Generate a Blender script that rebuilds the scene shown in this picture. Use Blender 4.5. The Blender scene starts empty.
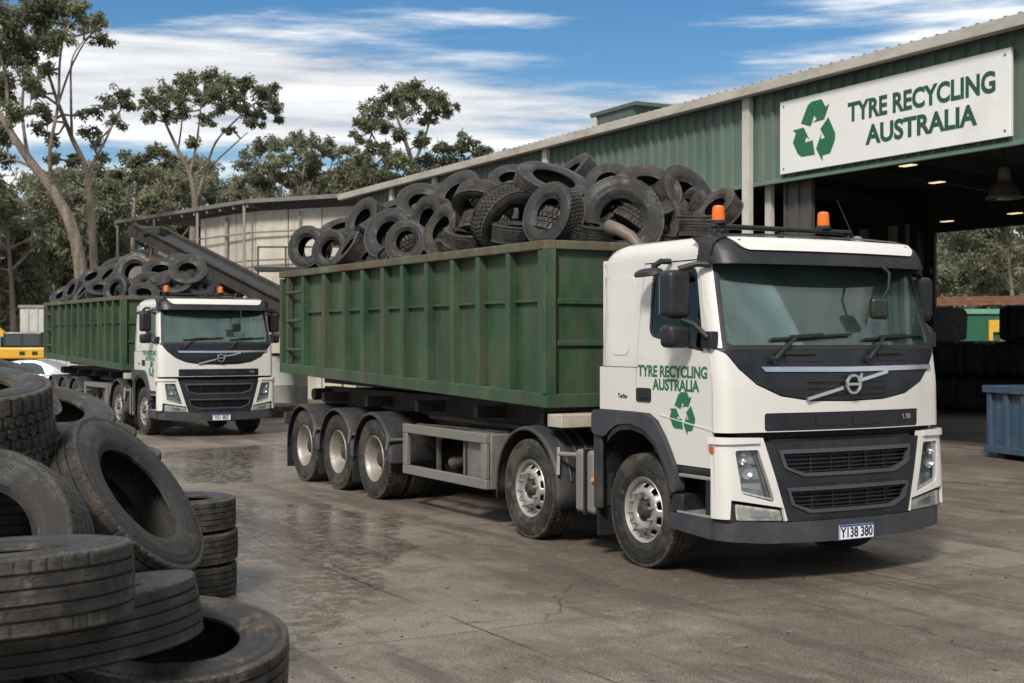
import bpy, bmesh, math, random
import numpy as np
from mathutils import Vector, Matrix, Quaternion
R = math.radians
rnd = random.Random(7)
S = bpy.context.scene
C = S.collection

# ------------------------------------------------------------------ camera, sky, sun, exposure
F_PX, HOR, CAM_H = 1352.45, 340.1, 2.0667
cam_d = bpy.data.cameras.new('camera')
cam_d.sensor_width = 36.0
cam_d.lens = F_PX / 1024 * 36
cam_d.shift_y = (HOR - 341.5) / 1024
cam_d.clip_end = 2000
cam_d.dof.use_dof = True
cam_d.dof.focus_distance = 11.5
cam_d.dof.aperture_fstop = 4.5
cam = bpy.data.objects.new('camera', cam_d)
cam.location = (0, 0, CAM_H)
cam.rotation_euler = (R(90), 0, 0)
C.objects.link(cam)
S.camera = cam

SUN_EL, SUN_AZ = 42, 197          # azimuth clockwise from +Y (behind the camera, a little left)
W = bpy.data.worlds.new('World')
S.world = W
W.use_nodes = True
nt = W.node_tree
nt.nodes.clear()
def N(t, **k):
    n = nt.nodes.new('ShaderNode' + t)
    for a, v in k.items():
        if a.startswith('i_'):
            n.inputs[int(a[2:])].default_value = v
        else:
            setattr(n, a, v)
    return n
def L(a, b): nt.links.new(a, b)
def M(op, a, b=None, c=None):
    n = nt.nodes.new('ShaderNodeMath'); n.operation = op
    for i, x in enumerate((a, b, c)):
        if x is None: continue
        if isinstance(x, (int, float)): n.inputs[i].default_value = x
        else: L(x, n.inputs[i])
    return n.outputs[0]
sky = N('TexSky', sky_type='NISHITA', sun_disc=False)
sky.sun_elevation = R(SUN_EL); sky.sun_rotation = R(SUN_AZ)
sky.air_density = 1.0; sky.dust_density = 0.6; sky.ozone_density = 2.5
tc = N('TexCoord')
sep = N('SeparateXYZ'); L(tc.outputs['Generated'], sep.inputs[0])
dx, dy, dz = sep.outputs
el = M('MAXIMUM', dz, 0.0)
den = M('ADD', el, 0.10)
comb = N('CombineXYZ')
L(M('DIVIDE', dx, den), comb.inputs[0]); L(M('DIVIDE', dy, den), comb.inputs[1])
n1 = N('TexNoise'); n1.inputs['Scale'].default_value = 0.62; n1.inputs['Detail'].default_value = 9; n1.inputs['Roughness'].default_value = 0.58
n1.inputs['Distortion'].default_value = 0.35
mp = N('Mapping'); mp.inputs['Location'].default_value = (3.1, 7.4, 0); mp.inputs['Scale'].default_value = (0.75, 1.25, 1); mp.inputs['Rotation'].default_value = (0, 0, R(8))
L(comb.outputs[0], mp.inputs[0]); L(mp.outputs[0], n1.inputs['Vector'])
# a long stratus bank low in the sky, breaking up towards the sides
band = M('SUBTRACT', dz, 0.168)
bx = M('MULTIPLY', M('ADD', dx, 0.02), 0.03)
band = M('ADD', band, bx)
g = M('POWER', 2.718, M('MULTIPLY', M('MULTIPLY', band, band), -1.0 / (2 * 0.026 ** 2)))
low = M('POWER', 2.718, M('MULTIPLY', M('MULTIPLY', dz, dz), -1.0 / (2 * 0.075 ** 2)))
n2 = N('TexNoise'); n2.inputs['Scale'].default_value = 5.0; n2.inputs['Detail'].default_value = 6; n2.inputs['Roughness'].default_value = 0.6
mp2 = N('Mapping'); mp2.inputs['Scale'].default_value = (0.8, 0.8, 8.0); mp2.inputs['Location'].default_value = (0.4, 0, 0.6)
L(tc.outputs['Generated'], mp2.inputs[0]); L(mp2.outputs[0], n2.inputs['Vector'])
dens = M('ADD', M('MULTIPLY', n1.outputs[0], 1.0), M('MULTIPLY', M('SUBTRACT', n2.outputs[0], 0.5), 0.80))
dens = M('ADD', dens, M('MULTIPLY', g, 0.40))
dens = M('ADD', dens, M('MULTIPLY', low, 0.16))
over = N('MapRange'); over.interpolation_type = 'SMOOTHSTEP'; over.inputs['From Min'].default_value = 0.25; over.inputs['From Max'].default_value = 0.40; over.inputs['To Max'].default_value = 0.36  # unseen overcast added overhead to whiten the fill light and glass reflections
L(dz, over.inputs['Value']); dens = M('ADD', dens, over.outputs[0])
ramp = N('MapRange'); ramp.interpolation_type = 'SMOOTHSTEP'
ramp.inputs['From Min'].default_value = 0.50; ramp.inputs['From Max'].default_value = 0.74
L(dens, ramp.inputs['Value'])
hs = N('HueSaturation'); hs.inputs['Saturation'].default_value = 1.34; hs.inputs['Value'].default_value = 0.52
L(sky.outputs[0], hs.inputs['Color'])
cshade = N('MixRGB'); cshade.inputs[1].default_value = (3.1, 3.25, 3.5, 1); cshade.inputs[2].default_value = (6.2, 6.2, 6.15, 1)
n3 = N('MapRange'); n3.inputs['From Min'].default_value = 0.35; n3.inputs['From Max'].default_value = 0.65; L(n2.outputs[0], n3.inputs['Value'])
L(n3.outputs[0], cshade.inputs[0])
mixc = N('MixRGB'); L(M('MULTIPLY', ramp.outputs[0], 0.93), mixc.inputs[0]); L(hs.outputs[0], mixc.inputs[1]); L(cshade.outputs[0], mixc.inputs[2])
bg = N('Background'); bg.inputs[1].default_value = 0.10
L(mixc.outputs[0], bg.inputs[0])
wo = N('OutputWorld'); L(bg.outputs[0], wo.inputs[0])

sd = bpy.data.lights.new('sun', 'SUN'); sd.energy = 2.3; sd.angle = R(10); sd.color = (1.0, 0.94, 0.86)
so = bpy.data.objects.new('sun', sd); C.objects.link(so)
sv = Vector((math.sin(R(SUN_AZ)) * math.cos(R(SUN_EL)), math.cos(R(SUN_AZ)) * math.cos(R(SUN_EL)), math.sin(R(SUN_EL))))
so.rotation_euler = sv.to_track_quat('Z', 'Y').to_euler(); so.location = sv * 60
S.view_settings.view_transform = 'Standard'; S.view_settings.look = 'None'; S.view_settings.gamma = 1
S.view_settings.exposure = 0.92
S.render.engine = 'CYCLES'
S.cycles.max_bounces = 6; S.cycles.diffuse_bounces = 3; S.cycles.glossy_bounces = 3; S.cycles.transparent_max_bounces = 12
S.cycles.use_denoising = True

# ------------------------------------------------------------------ materials
MATS = {}
def material(name, col, rough=0.6, metal=0.0, var=0.15, vscale=3.0, dirt=None, dirt_amt=0.0, dirt_scale=2.0, dirt_rough=0.85,
             bump=0.0, bscale=40.0, spec=0.5, streak=None, coat=0.0, contrast=0.12, dirt2=None, dirt2_amt=0.0, dirt2_scale=8.0, streak2=None):
    if name in MATS: return MATS[name]
    m = bpy.data.materials.new(name); m.use_nodes = True
    t = m.node_tree; b = t.nodes['Principled BSDF']; MATS[name] = m
    lk = t.links.new
    co = t.nodes.new('ShaderNodeTexCoord').outputs['Object']
    def noise(scale, detail=6, ro=0.6, vec=None):
        n = t.nodes.new('ShaderNodeTexNoise'); n.inputs['Scale'].default_value = scale; n.inputs['Detail'].default_value = detail
        n.inputs['Roughness'].default_value = ro; lk(vec or co, n.inputs['Vector']); return n.outputs[0]
    def rng(v, a, b_, c, d):
        n = t.nodes.new('ShaderNodeMapRange'); n.inputs[1].default_value = a; n.inputs[2].default_value = b_; n.inputs[3].default_value = c; n.inputs[4].default_value = d
        lk(v, n.inputs[0]); return n.outputs[0]
    def mix(f, a, b_):
        n = t.nodes.new('ShaderNodeMixRGB')
        for i, x in enumerate((f, a, b_)):
            if isinstance(x, float): n.inputs[i].default_value = x
            elif isinstance(x, tuple): n.inputs[i].default_value = (*x, 1)
            else: lk(x, n.inputs[i])
        return n.outputs[0]
    c0 = tuple(max(0, x * (1 - var)) for x in col); c1 = tuple(min(1, x * (1 + var)) for x in col)
    colr = mix(rng(noise(vscale), 0.3, 0.7, 0, 1), c0, c1)
    ro = rng(noise(vscale * 1.7), 0.3, 0.7, max(0.03, rough - 0.08), min(1, rough + 0.08))
    met = None
    for (dc, da, ds, st) in ((dirt, dirt_amt, dirt_scale, streak), (dirt2, dirt2_amt, dirt2_scale, streak2)):
        if dc is None or da <= 0: continue
        v = co
        if st:
            mpn = t.nodes.new('ShaderNodeMapping'); mpn.inputs['Scale'].default_value = st; lk(co, mpn.inputs[0]); v = mpn.outputs[0]
        th = 0.72 - 0.42 * da
        f = rng(noise(ds, 9, 0.68, v), th - contrast, th + contrast, 0, min(1.0, 0.35 + da))
        colr = mix(f, colr, dc)
        n = t.nodes.new('ShaderNodeMixRGB'); lk(f, n.inputs[0]); lk(ro, n.inputs[1]); n.inputs[2].default_value = (dirt_rough,) * 3 + (1,); ro = n.outputs[0]
        if metal > 0.3:
            mm = t.nodes.new('ShaderNodeMapRange'); lk(f, mm.inputs[0]); mm.inputs[3].default_value = metal; mm.inputs[4].default_value = 0.1; met = mm.outputs[0]
    lk(colr, b.inputs['Base Color']); lk(ro, b.inputs['Roughness'])
    b.inputs['Metallic'].default_value = metal
    if met is not None: lk(met, b.inputs['Metallic'])
    b.inputs['Specular IOR Level'].default_value = spec
    if coat: b.inputs['Coat Weight'].default_value = coat; b.inputs['Coat Roughness'].default_value = 0.08
    if bump:
        bn = t.nodes.new('ShaderNodeBump'); bn.inputs['Strength'].default_value = 1.0; bn.inputs['Distance'].default_value = bump
        lk(noise(bscale, 8), bn.inputs['Height']); lk(bn.outputs[0], b.inputs['Normal'])
    return m

GRIME = (0.16, 0.125, 0.09)
RUST = (0.13, 0.055, 0.025)
white = material('white_paint', (0.55, 0.535, 0.50), 0.28, var=0.02, vscale=1.2, dirt=(0.42, 0.385, 0.33), dirt_amt=0.10, dirt_scale=1.1, streak=(1, 1, 0.3), coat=0.6, contrast=0.16)
dgrey = material('dark_grey_plastic', (0.011, 0.0125, 0.016), 0.42, var=0.2, dirt=(0.06, 0.05, 0.04), dirt_amt=0.10, dirt_scale=3, contrast=0.25, spec=0.35)
navy = material('gloss_black_panel', (0.009, 0.0105, 0.015), 0.30, var=0.15, dirt=(0.05, 0.045, 0.04), dirt_amt=0.08, dirt_scale=4, contrast=0.3, spec=0.4)
bumperg = material('bumper_grey', (0.032, 0.036, 0.045), 0.5, var=0.12, spec=0.35, dirt=(0.10, 0.08, 0.06), dirt_amt=0.18, dirt_scale=3, contrast=0.25)
black = material('black_plastic', (0.010, 0.010, 0.011), 0.6, var=0.2)
chassisb = material('chassis_black', (0.016, 0.014, 0.013), 0.75, var=0.3, dirt=(0.09, 0.07, 0.05), dirt_amt=0.3, dirt_scale=4, contrast=0.2)
chrome = material('brightwork', (0.62, 0.63, 0.65), 0.25, metal=0.9, var=0.05)
silver = material('cast_aluminium', (0.40, 0.39, 0.37), 0.40, metal=0.75, var=0.12, vscale=6, dirt=GRIME, dirt_amt=0.3, dirt_scale=5, contrast=0.22)
alu = material('dull_aluminium', (0.23, 0.222, 0.205), 0.5, metal=0.55, var=0.12, dirt=(0.14, 0.11, 0.08), dirt_amt=0.35, dirt_scale=3, contrast=0.2)
rimsteel = material('dusty_steel_rim', (0.36, 0.34, 0.31), 0.42, metal=0.75, var=0.15, dirt=(0.13, 0.09, 0.06), dirt_amt=0.4, dirt_scale=5, contrast=0.2)
guard = material('mudguard_plastic', (0.020, 0.022, 0.027), 0.5, var=0.2, spec=0.35, dirt=(0.10, 0.082, 0.064), dirt_amt=0.28, dirt_scale=2.6, contrast=0.22)
green = material('green_paint', (0.015, 0.052, 0.022), 0.5, var=0.25, vscale=1.2, dirt=(0.068, 0.092, 0.05), dirt_amt=0.40, dirt_scale=1.7, streak=(1.2, 1.2, 0.4), contrast=0.13, dirt2=(0.05, 0.032, 0.022), dirt2_amt=0.36, dirt2_scale=4.5, streak2=(1.3, 1.3, 0.22), bump=0.006, bscale=3.5)
greenrust = material('rusty_green_rail', (0.07, 0.10, 0.05), 0.7, var=0.25, vscale=2, dirt=(0.075, 0.042, 0.028), dirt_amt=0.60, dirt_scale=2.2, contrast=0.14, dirt2=(0.2, 0.17, 0.12), dirt2_amt=0.2, dirt2_scale=7, bump=0.003, bscale=12)
beige = material('dirty_beige_steel', (0.40, 0.36, 0.29), 0.6, var=0.1, dirt=(0.14, 0.09, 0.05), dirt_amt=0.3, dirt_scale=5, contrast=0.15)
def tyre_material(name, base, dust, amt, rough):
    """rubber with dusty grooves, worn tread, concentric scuffs on the sidewall and a fine ribbed band"""
    m = bpy.data.materials.new(name); m.use_nodes = True; t = m.node_tree; b = t.nodes['Principled BSDF']; lk = t.links.new
    co = t.nodes.new('ShaderNodeTexCoord').outputs['Object']; sp = t.nodes.new('ShaderNodeSeparateXYZ'); lk(co, sp.inputs[0])
    oi = t.nodes.new('ShaderNodeObjectInfo')
    def mt(op, a, c=None):
        n = t.nodes.new('ShaderNodeMath'); n.operation = op
        for i, x in enumerate((a, c)):
            if x is None: continue
            if isinstance(x, (int, float)): n.inputs[i].default_value = x
            else: lk(x, n.inputs[i])
        return n.outputs[0]
    def rg(v, a, c, d=0.0, e=1.0):
        n = t.nodes.new('ShaderNodeMapRange'); n.interpolation_type = 'SMOOTHSTEP'
        for i, x in enumerate((a, c, d, e)): n.inputs[i + 1].default_value = x
        lk(v, n.inputs[0]); return n.outputs[0]
    def nz(v, sc, det=6, ro=0.65):
        n = t.nodes.new('ShaderNodeTexNoise'); n.noise_dimensions = '4D'; n.inputs['Scale'].default_value = sc; n.inputs['Detail'].default_value = det; n.inputs['Roughness'].default_value = ro
        lk(v, n.inputs['Vector']); lk(mt('MULTIPLY', oi.outputs['Random'], 40.0), n.inputs['W']); return n.outputs[0]
    def mx(f, a, c):
        n = t.nodes.new('ShaderNodeMixRGB')
        for i, x in enumerate((f, a, c)):
            if isinstance(x, tuple): n.inputs[i].default_value = (*x, 1)
            else: lk(x, n.inputs[i])
        return n.outputs[0]
    r = mt('SQRT', mt('ADD', mt('MULTIPLY', sp.outputs[0], sp.outputs[0]), mt('MULTIPLY', sp.outputs[1], sp.outputs[1])))
    th = mt('ARCTAN2', sp.outputs[1], sp.outputs[0])
    cv = t.nodes.new('ShaderNodeCombineXYZ'); lk(mt('MULTIPLY', r, 55.0), cv.inputs[0]); lk(mt('MULTIPLY', sp.outputs[2], 55.0), cv.inputs[1]); lk(mt('MULTIPLY', th, 0.9), cv.inputs[2])
    ring = nz(cv.outputs[0], 0.7, 5); patch = nz(co, 3.4, 8); patch2 = nz(co, 9.0, 8, 0.72); fine = nz(co, 70, 5, 0.75)
    az = mt('ABSOLUTE', sp.outputs[2]); crown = mt('MULTIPLY', rg(r, 0.470, 0.476), rg(az, 0.125, 0.14, 1.0, 0.0)); groove = mt('MULTIPLY', crown, rg(r, 0.486, 0.4925, 1.0, 0.0))
    c = mx(rg(patch2, 0.35, 0.65), tuple(x * 0.75 for x in base), tuple(x * 1.5 for x in base))
    worn = mt('MULTIPLY', rg(r, 0.493, 0.498), rg(patch2, 0.38, 0.60, 0.0, 0.8)); c = mx(worn, c, tuple(0.45 * x + 0.55 * y * 0.55 for x, y in zip(base, dust)))
    side = mt('MULTIPLY', mt('SUBTRACT', 1.0, crown), mt('MULTIPLY', rg(ring, 0.47, 0.66, 0.0, 1.0), rg(patch, 0.40, 0.58, 0.15, 1.0)))
    c = mx(mt('MULTIPLY', side, amt), c, dust)
    c = mx(mt('MULTIPLY', groove, mt('MULTIPLY', rg(patch, 0.36, 0.52, 0.25, 0.9), min(1.0, amt * 1.25))), c, tuple(x * 0.8 for x in dust))
    edge = mt('MULTIPLY', mt('MULTIPLY', rg(r, 0.455, 0.478), rg(az, 0.105, 0.125)), rg(patch2, 0.36, 0.56)); c = mx(mt('MULTIPLY', edge, amt * 1.3), c, tuple(x * 0.9 for x in dust))
    c = mx(mt('MULTIPLY', rg(patch, 0.50, 0.60), amt * 1.2), c, dust)
    c = mx(mt('MULTIPLY', rg(patch2, 0.56, 0.62), amt * 1.2), c, tuple(min(1, x * 1.5) for x in dust))
    c = mx(mt('MULTIPLY', rg(fine, 0.60, 0.70), 0.35 * amt + 0.1), c, tuple(min(1, x * 1.7) for x in dust))
    lk(c, b.inputs['Base Color']); lk(rg(patch, 0.40, 0.62, rough, 0.9), b.inputs['Roughness']); b.inputs['Specular IOR Level'].default_value = 0.5
    band = mt('MULTIPLY', mt('MULTIPLY', rg(r, 0.396, 0.400), rg(r, 0.418, 0.422, 1.0, 0.0)), mt('SINE', mt('MULTIPLY', th, 150.0)))
    h = mt('ADD', mt('MULTIPLY', fine, 0.0045), mt('ADD', mt('MULTIPLY', band, 0.0012), mt('ADD', mt('MULTIPLY', ring, 0.009), mt('MULTIPLY', patch2, 0.012))))
    bn = t.nodes.new('ShaderNodeBump'); bn.inputs['Distance'].default_value = 1.0; bn.inputs['Strength'].default_value = 0.9; lk(h, bn.inputs['Height']); lk(bn.outputs[0], b.inputs['Normal'])
    return m
rubber = tyre_material('tyre_rubber', (0.0075, 0.0073, 0.0072), (0.056, 0.046, 0.035), 0.34, 0.33)
rubber2 = tyre_material('dusty_tyre_rubber', (0.009, 0.0086, 0.0082), (0.080, 0.064, 0.047), 0.42, 0.38)
rubber3 = tyre_material('worn_black_rubber', (0.008, 0.0083, 0.0087), (0.048, 0.042, 0.034), 0.38, 0.28)
lettergreen = material('green_lettering', (0.012, 0.115, 0.045), 0.5, var=0.08)
darkletter = material('dark_green_lettering', (0.010, 0.065, 0.035), 0.5, var=0.08)
plategrey = material('plate_face', (0.66, 0.68, 0.70), 0.4, var=0.04)
plateblue = material('plate_blue', (0.03, 0.08, 0.25), 0.4)
ink = material('black_ink', (0.01, 0.012, 0.02), 0.5)
def emissive(name, col, strength):
    m = bpy.data.materials.new(name); m.use_nodes = True
    b = m.node_tree.nodes['Principled BSDF']; b.inputs['Base Color'].default_value = (*col, 1)
    b.inputs['Emission Color'].default_value = (*col, 1); b.inputs['Emission Strength'].default_value = strength
    return m
def glass(name, tint, refl=1.0, ior=1.5, film=0.0):
    m = bpy.data.materials.new(name); m.use_nodes = True
    t = m.node_tree; t.nodes.clear()
    o = t.nodes.new('ShaderNodeOutputMaterial'); mx = t.nodes.new('ShaderNodeMixShader')
    tr = t.nodes.new('ShaderNodeBsdfTransparent'); tr.inputs[0].default_value = (*tint, 1)
    gl = t.nodes.new('ShaderNodeBsdfGlossy'); gl.inputs['Roughness'].default_value = 0.03; gl.inputs[0].default_value = (0.95, 1.0, 1.0, 1)
    fr = t.nodes.new('ShaderNodeFresnel'); fr.inputs[0].default_value = ior
    ml = t.nodes.new('ShaderNodeMath'); ml.operation = 'MULTIPLY'; ml.inputs[1].default_value = refl
    t.links.new(fr.outputs[0], ml.inputs[0]); t.links.new(ml.outputs[0], mx.inputs[0])
    if film:                                              # pale green diffuse layer standing in for the pane's broad reflection
        df = t.nodes.new('ShaderNodeBsdfDiffuse'); df.inputs[0].default_value = (0.17, 0.285, 0.255, 1); m2 = t.nodes.new('ShaderNodeMixShader')
        nn = t.nodes.new('ShaderNodeTexNoise'); nn.inputs['Scale'].default_value = 2.2; nn.inputs['Detail'].default_value = 6; mr_ = t.nodes.new('ShaderNodeMapRange')
        mr_.inputs[1].default_value = 0.35; mr_.inputs[2].default_value = 0.65; mr_.inputs[3].default_value = film * 0.7; mr_.inputs[4].default_value = film * 1.25
        co = t.nodes.new('ShaderNodeTexCoord'); t.links.new(co.outputs['Object'], nn.inputs['Vector']); t.links.new(nn.outputs[0], mr_.inputs[0]); t.links.new(mr_.outputs[0], m2.inputs[0])
        t.links.new(tr.outputs[0], m2.inputs[1]); t.links.new(df.outputs[0], m2.inputs[2]); tr = m2
    t.links.new(tr.outputs[0], mx.inputs[1]); t.links.new(gl.outputs[0], mx.inputs[2]); t.links.new(mx.outputs[0], o.inputs[0])
    return m
screen = glass('windscreen_glass', (0.72, 0.84, 0.81), 1.6, 1.5, 0.155)
sideglass = glass('side_glass', (0.30, 0.34, 0.33), 1.2)
lens = glass('lamp_lens', (0.95, 0.96, 0.96), 0.5, 1.35)
shade = glass('dark_shade_band', (0.015, 0.035, 0.03), 0.8)
amber = bpy.data.materials.new('amber_lens'); amber.use_nodes = True
_b = amber.node_tree.nodes['Principled BSDF']; _b.inputs['Base Color'].default_value = (0.85, 0.17, 0.01, 1); _b.inputs['Roughness'].default_value = 0.2
_b.inputs['Subsurface Weight'].default_value = 0.0; _b.inputs['Transmission Weight'].default_value = 0.25
redlens = material('red_lens', (0.35, 0.02, 0.015), 0.3)
orangelens = material('orange_marker', (0.7, 0.17, 0.02), 0.3)

# ------------------------------------------------------------------ mesh helpers
class MB:
    def __init__(s): s.v = []; s.f = []
    def add(s, vs, fs):
        o = len(s.v); s.v += [tuple(x) for x in vs]; s.f += [tuple(i + o for i in f) for f in fs]; return s
    def box(s, x0, x1, y0, y1, z0, z1, mat=None):
        vs = [Vector((x, y, z)) for z in (z0, z1) for y in (y0, y1) for x in (x0, x1)]
        if mat: vs = [mat @ v for v in vs]
        return s.add(vs, [(0, 2, 3, 1), (4, 5, 7, 6), (0, 1, 5, 4), (2, 6, 7, 3), (0, 4, 6, 2), (1, 3, 7, 5)])
    def bar(s, a, b, w, h, up=(0, 0, 1)):
        a, b = Vector(a), Vector(b); d = (b - a).normalized(); u = Vector(up)
        r = d.cross(u)
        if r.length < 1e-4: r = d.cross(Vector((1, 0, 0)))
        r.normalize(); u = r.cross(d)
        vs = [p + r * (w / 2 * i) + u * (h / 2 * j) for p in (a, b) for i, j in ((-1, -1), (1, -1), (1, 1), (-1, 1))]
        return s.add(vs, [(0, 3, 2, 1), (4, 5, 6, 7), (0, 1, 5, 4), (1, 2, 6, 5), (2, 3, 7, 6), (3, 0, 4, 7)])
    def tube(s, pts, rad, n=10, cap=True):
        pts = [Vector(p) for p in pts]; k = len(pts)
        rs = rad if isinstance(rad, (list, tuple)) else [rad] * k
        vs = []; prev = None
        for i, p in enumerate(pts):
            d = (pts[min(i + 1, k - 1)] - pts[max(i - 1, 0)]).normalized()
            if prev is None:
                r = d.cross(Vector((0.13, 0.21, 0.97)))
                if r.length < 1e-3: r = d.cross(Vector((1, 0, 0)))
            else:
                r = prev - d * prev.dot(d)
            r.normalize(); prev = r; q = d.cross(r)
            vs += [p + (r * math.cos(2 * math.pi * j / n) + q * math.sin(2 * math.pi * j / n)) * rs[i] for j in range(n)]
        fs = [(i * n + j, i * n + (j + 1) % n, (i + 1) * n + (j + 1) % n, (i + 1) * n + j) for i in range(k - 1) for j in range(n)]
        if cap: fs += [tuple(range(n))[::-1], tuple((k - 1) * n + j for j in range(n))]
        return s.add(vs, fs)
    def lathe(s, prof, n=32, mat=None, skip=None, closed=False):
        k = len(prof)
        vs = []
        for j in range(n):
            a = 2 * math.pi * j / n
            for r, z in prof:
                v = Vector((r * math.cos(a), r * math.sin(a), z)); vs.append(mat @ v if mat else v)
        fs = []
        for j in range(n):
            for i in range(k if closed else k - 1):
                if skip and skip(j, i): continue
                i2 = (i + 1) % k
                fs.append((j * k + i, ((j + 1) % n) * k + i, ((j + 1) % n) * k + i2, j * k + i2))
        return s.add(vs, fs)
    def prism(s, poly, fn0, fn1):
        n = len(poly); vs = [fn0(*p) for p in poly] + [fn1(*p) for p in poly]
        return s.add(vs, [tuple(range(n)), tuple(range(2 * n - 1, n - 1, -1))] + [(i + n, (i + 1) % n + n, (i + 1) % n, i) for i in range(n)])
    def islands(s):
        par = list(range(len(s.v)))
        def find(i):
            while par[i] != i: par[i] = par[par[i]]; i = par[i]
            return i
        for f in s.f:
            for i in f[1:]: par[find(i)] = find(f[0])
        out = {}
        for f in s.f:
            m = out.setdefault(find(f[0]), (MB(), {})); idx = []
            for i in f:
                if i not in m[1]: m[1][i] = len(m[0].v); m[0].v.append(s.v[i])
                idx.append(m[1][i])
            m[0].f.append(tuple(idx))
        return [m[0] for m in out.values()]
    def build_each(s, name, mat, parent=None, **k): return [m.build(name, mat, parent, **k) for m in s.islands()]
    def build(s, name, mat, parent=None, smooth=30, bevel=0.0, seg=2, solid=0.0):
        me = bpy.data.meshes.new(name); me.from_pydata(s.v, [], s.f); me.update()
        bm = bmesh.new(); bm.from_mesh(me); bmesh.ops.recalc_face_normals(bm, faces=bm.faces); bm.to_mesh(me); bm.free()
        if smooth:
            me.shade_smooth(); me.set_sharp_from_angle(angle=R(smooth))
        me.materials.append(mat)
        o = bpy.data.objects.new(name, me); C.objects.link(o)
        if parent is not None: o.parent = parent
        if solid:
            md = o.modifiers.new('solid', 'SOLIDIFY'); md.thickness = solid; md.offset = 0
        if bevel:
            md = o.modifiers.new('bevel', 'BEVEL'); md.width = bevel; md.segments = seg; md.limit_method = 'ANGLE'; md.angle_limit = R(35)
        return o
def empty(name, loc, rz=0.0):
    o = bpy.data.objects.new(name, None); o.location = loc; o.rotation_euler = (0, 0, rz); o.empty_display_size = 0.3; C.objects.link(o); return o
def tag(o, label=None, cat=None, group=None, kind=None):
    for k, v in (('label', label), ('category', cat), ('group', group), ('kind', kind)):
        if v: o[k] = v
    return o
def kids(o): return [c for c in bpy.data.objects if c.parent == o]
def copy_tree(o, parent=None):
    c = o.copy(); C.objects.link(c)
    if parent is not None: c.parent = parent
    for ch in kids(o): copy_tree(ch, c)
    return c
def text(name, body, size, mat, parent, loc, rot, xs=1.0, ext=0.002, off=0.0, align='CENTER'):
    cu = bpy.data.curves.new(name, 'FONT'); cu.body = body; cu.size = size; cu.extrude = ext; cu.offset = off
    cu.align_x = align; cu.align_y = 'CENTER'; cu.materials.append(mat)
    cu.resolution_u = 4
    t_ = bpy.data.objects.new('temporary', cu); C.objects.link(t_)
    me = bpy.data.meshes.new_from_object(t_.evaluated_get(bpy.context.evaluated_depsgraph_get()))
    bpy.data.objects.remove(t_); bpy.data.curves.remove(cu)
    o = bpy.data.objects.new(name, me); C.objects.link(o); o.parent = parent; o.location = loc; o.rotation_euler = rot; o.scale = (xs, 1, 1)
    return o
def rpoly(pts, r=0.05, n=5):
    """round the corners of a polygon; a point may carry its own radius as a third value"""
    out = []; k = len(pts)
    for i in range(k):
        p = Vector(pts[i][:2]); a = Vector(pts[i - 1][:2]); b = Vector(pts[(i + 1) % k][:2])
        rr = pts[i][2] if len(pts[i]) > 2 else r
        da, db = (a - p), (b - p)
        t = min(rr, da.length * 0.49, db.length * 0.49)
        if t < 1e-4: out.append(tuple(p)); continue
        p0 = p + da.normalized() * t; p1 = p + db.normalized() * t
        for j in range(n + 1):
            q = j / n; out.append(tuple(p0 * (1 - q) ** 2 + p * 2 * q * (1 - q) + p1 * q * q))
    return out
def fill2d(poly, holes=(), dx=0.06, dz=0.1, xs=()):
    """triangulate a polygon with holes and cut it finely enough to be bent over a curved surface"""
    bm = bmesh.new(); es = []
    for loop in [poly] + list(holes):
        vs = [bm.verts.new((p[0], p[1], 0)) for p in loop]
        es += [bm.edges.new((vs[i], vs[(i + 1) % len(vs)])) for i in range(len(vs))]
    bmesh.ops.triangle_fill(bm, use_beauty=True, use_dissolve=False, edges=es)
    x0 = min(p[0] for p in poly); x1 = max(p[0] for p in poly); z0 = min(p[1] for p in poly); z1 = max(p[1] for p in poly)
    cuts = [(x0 + dx * i, 0) for i in range(1, int((x1 - x0) / dx) + 1)] + [(x, 0) for x in xs if x0 < x < x1]
    for x, _ in cuts:
        bmesh.ops.bisect_plane(bm, geom=bm.verts[:] + bm.edges[:] + bm.faces[:], plane_co=(x, 0, 0), plane_no=(1, 0, 0), dist=1e-5)
    z = z0 + dz
    while z < z1:
        bmesh.ops.bisect_plane(bm, geom=bm.verts[:] + bm.edges[:] + bm.faces[:], plane_co=(0, z, 0), plane_no=(0, 1, 0), dist=1e-5); z += dz
    bm.verts.index_update()
    vs = [(v.co.x, v.co.y) for v in bm.verts]; fs = [tuple(v.index for v in f.verts) for f in bm.faces]
    bd = [(e.verts[0].index, e.verts[1].index) for e in bm.edges if len(e.link_faces) == 1]
    bm.free(); return vs, fs, bd
def shell(mb, vs, fs, bd, out, inn):
    n = len(vs)
    return mb.add([out(*v) for v in vs] + [inn(*v) for v in vs], list(fs) + [tuple(i + n for i in f[::-1]) for f in fs] + [(a, b, b + n, a + n) for a, b in bd])
def at(px, py, Y):
    """the world point seen at a pixel of the photograph at depth Y"""
    return Vector(((px - 512) / F_PX * Y, Y, CAM_H - (py - HOR) / F_PX * Y))
# the recycling mark: one bent arrow turned three times
ARROW = [(490, 104), (546, 128), (566, 76), (580, 99), (559, 111), (622, 107), (650, 35), (630, 47), (607, 4), (552, 5), (529, 20)]
ARROW = [((x - 568) / 140 / 0.78, (160 - y) / 140) for x, y in ARROW]
def recycle_mb(fn, th=0.003):
    mb = MB()
    for k in range(3):
        a = -2 * math.pi * k / 3
        poly = [(x * math.cos(a) - y * math.sin(a), x * math.sin(a) + y * math.cos(a)) for x, y in ARROW]
        vs, fs, bd = fill2d(poly, dx=9, dz=9)
        shell(mb, vs, fs, bd, lambda p, q: fn(p, q, th), lambda p, q: fn(p, q, 0))
    return mb
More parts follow.
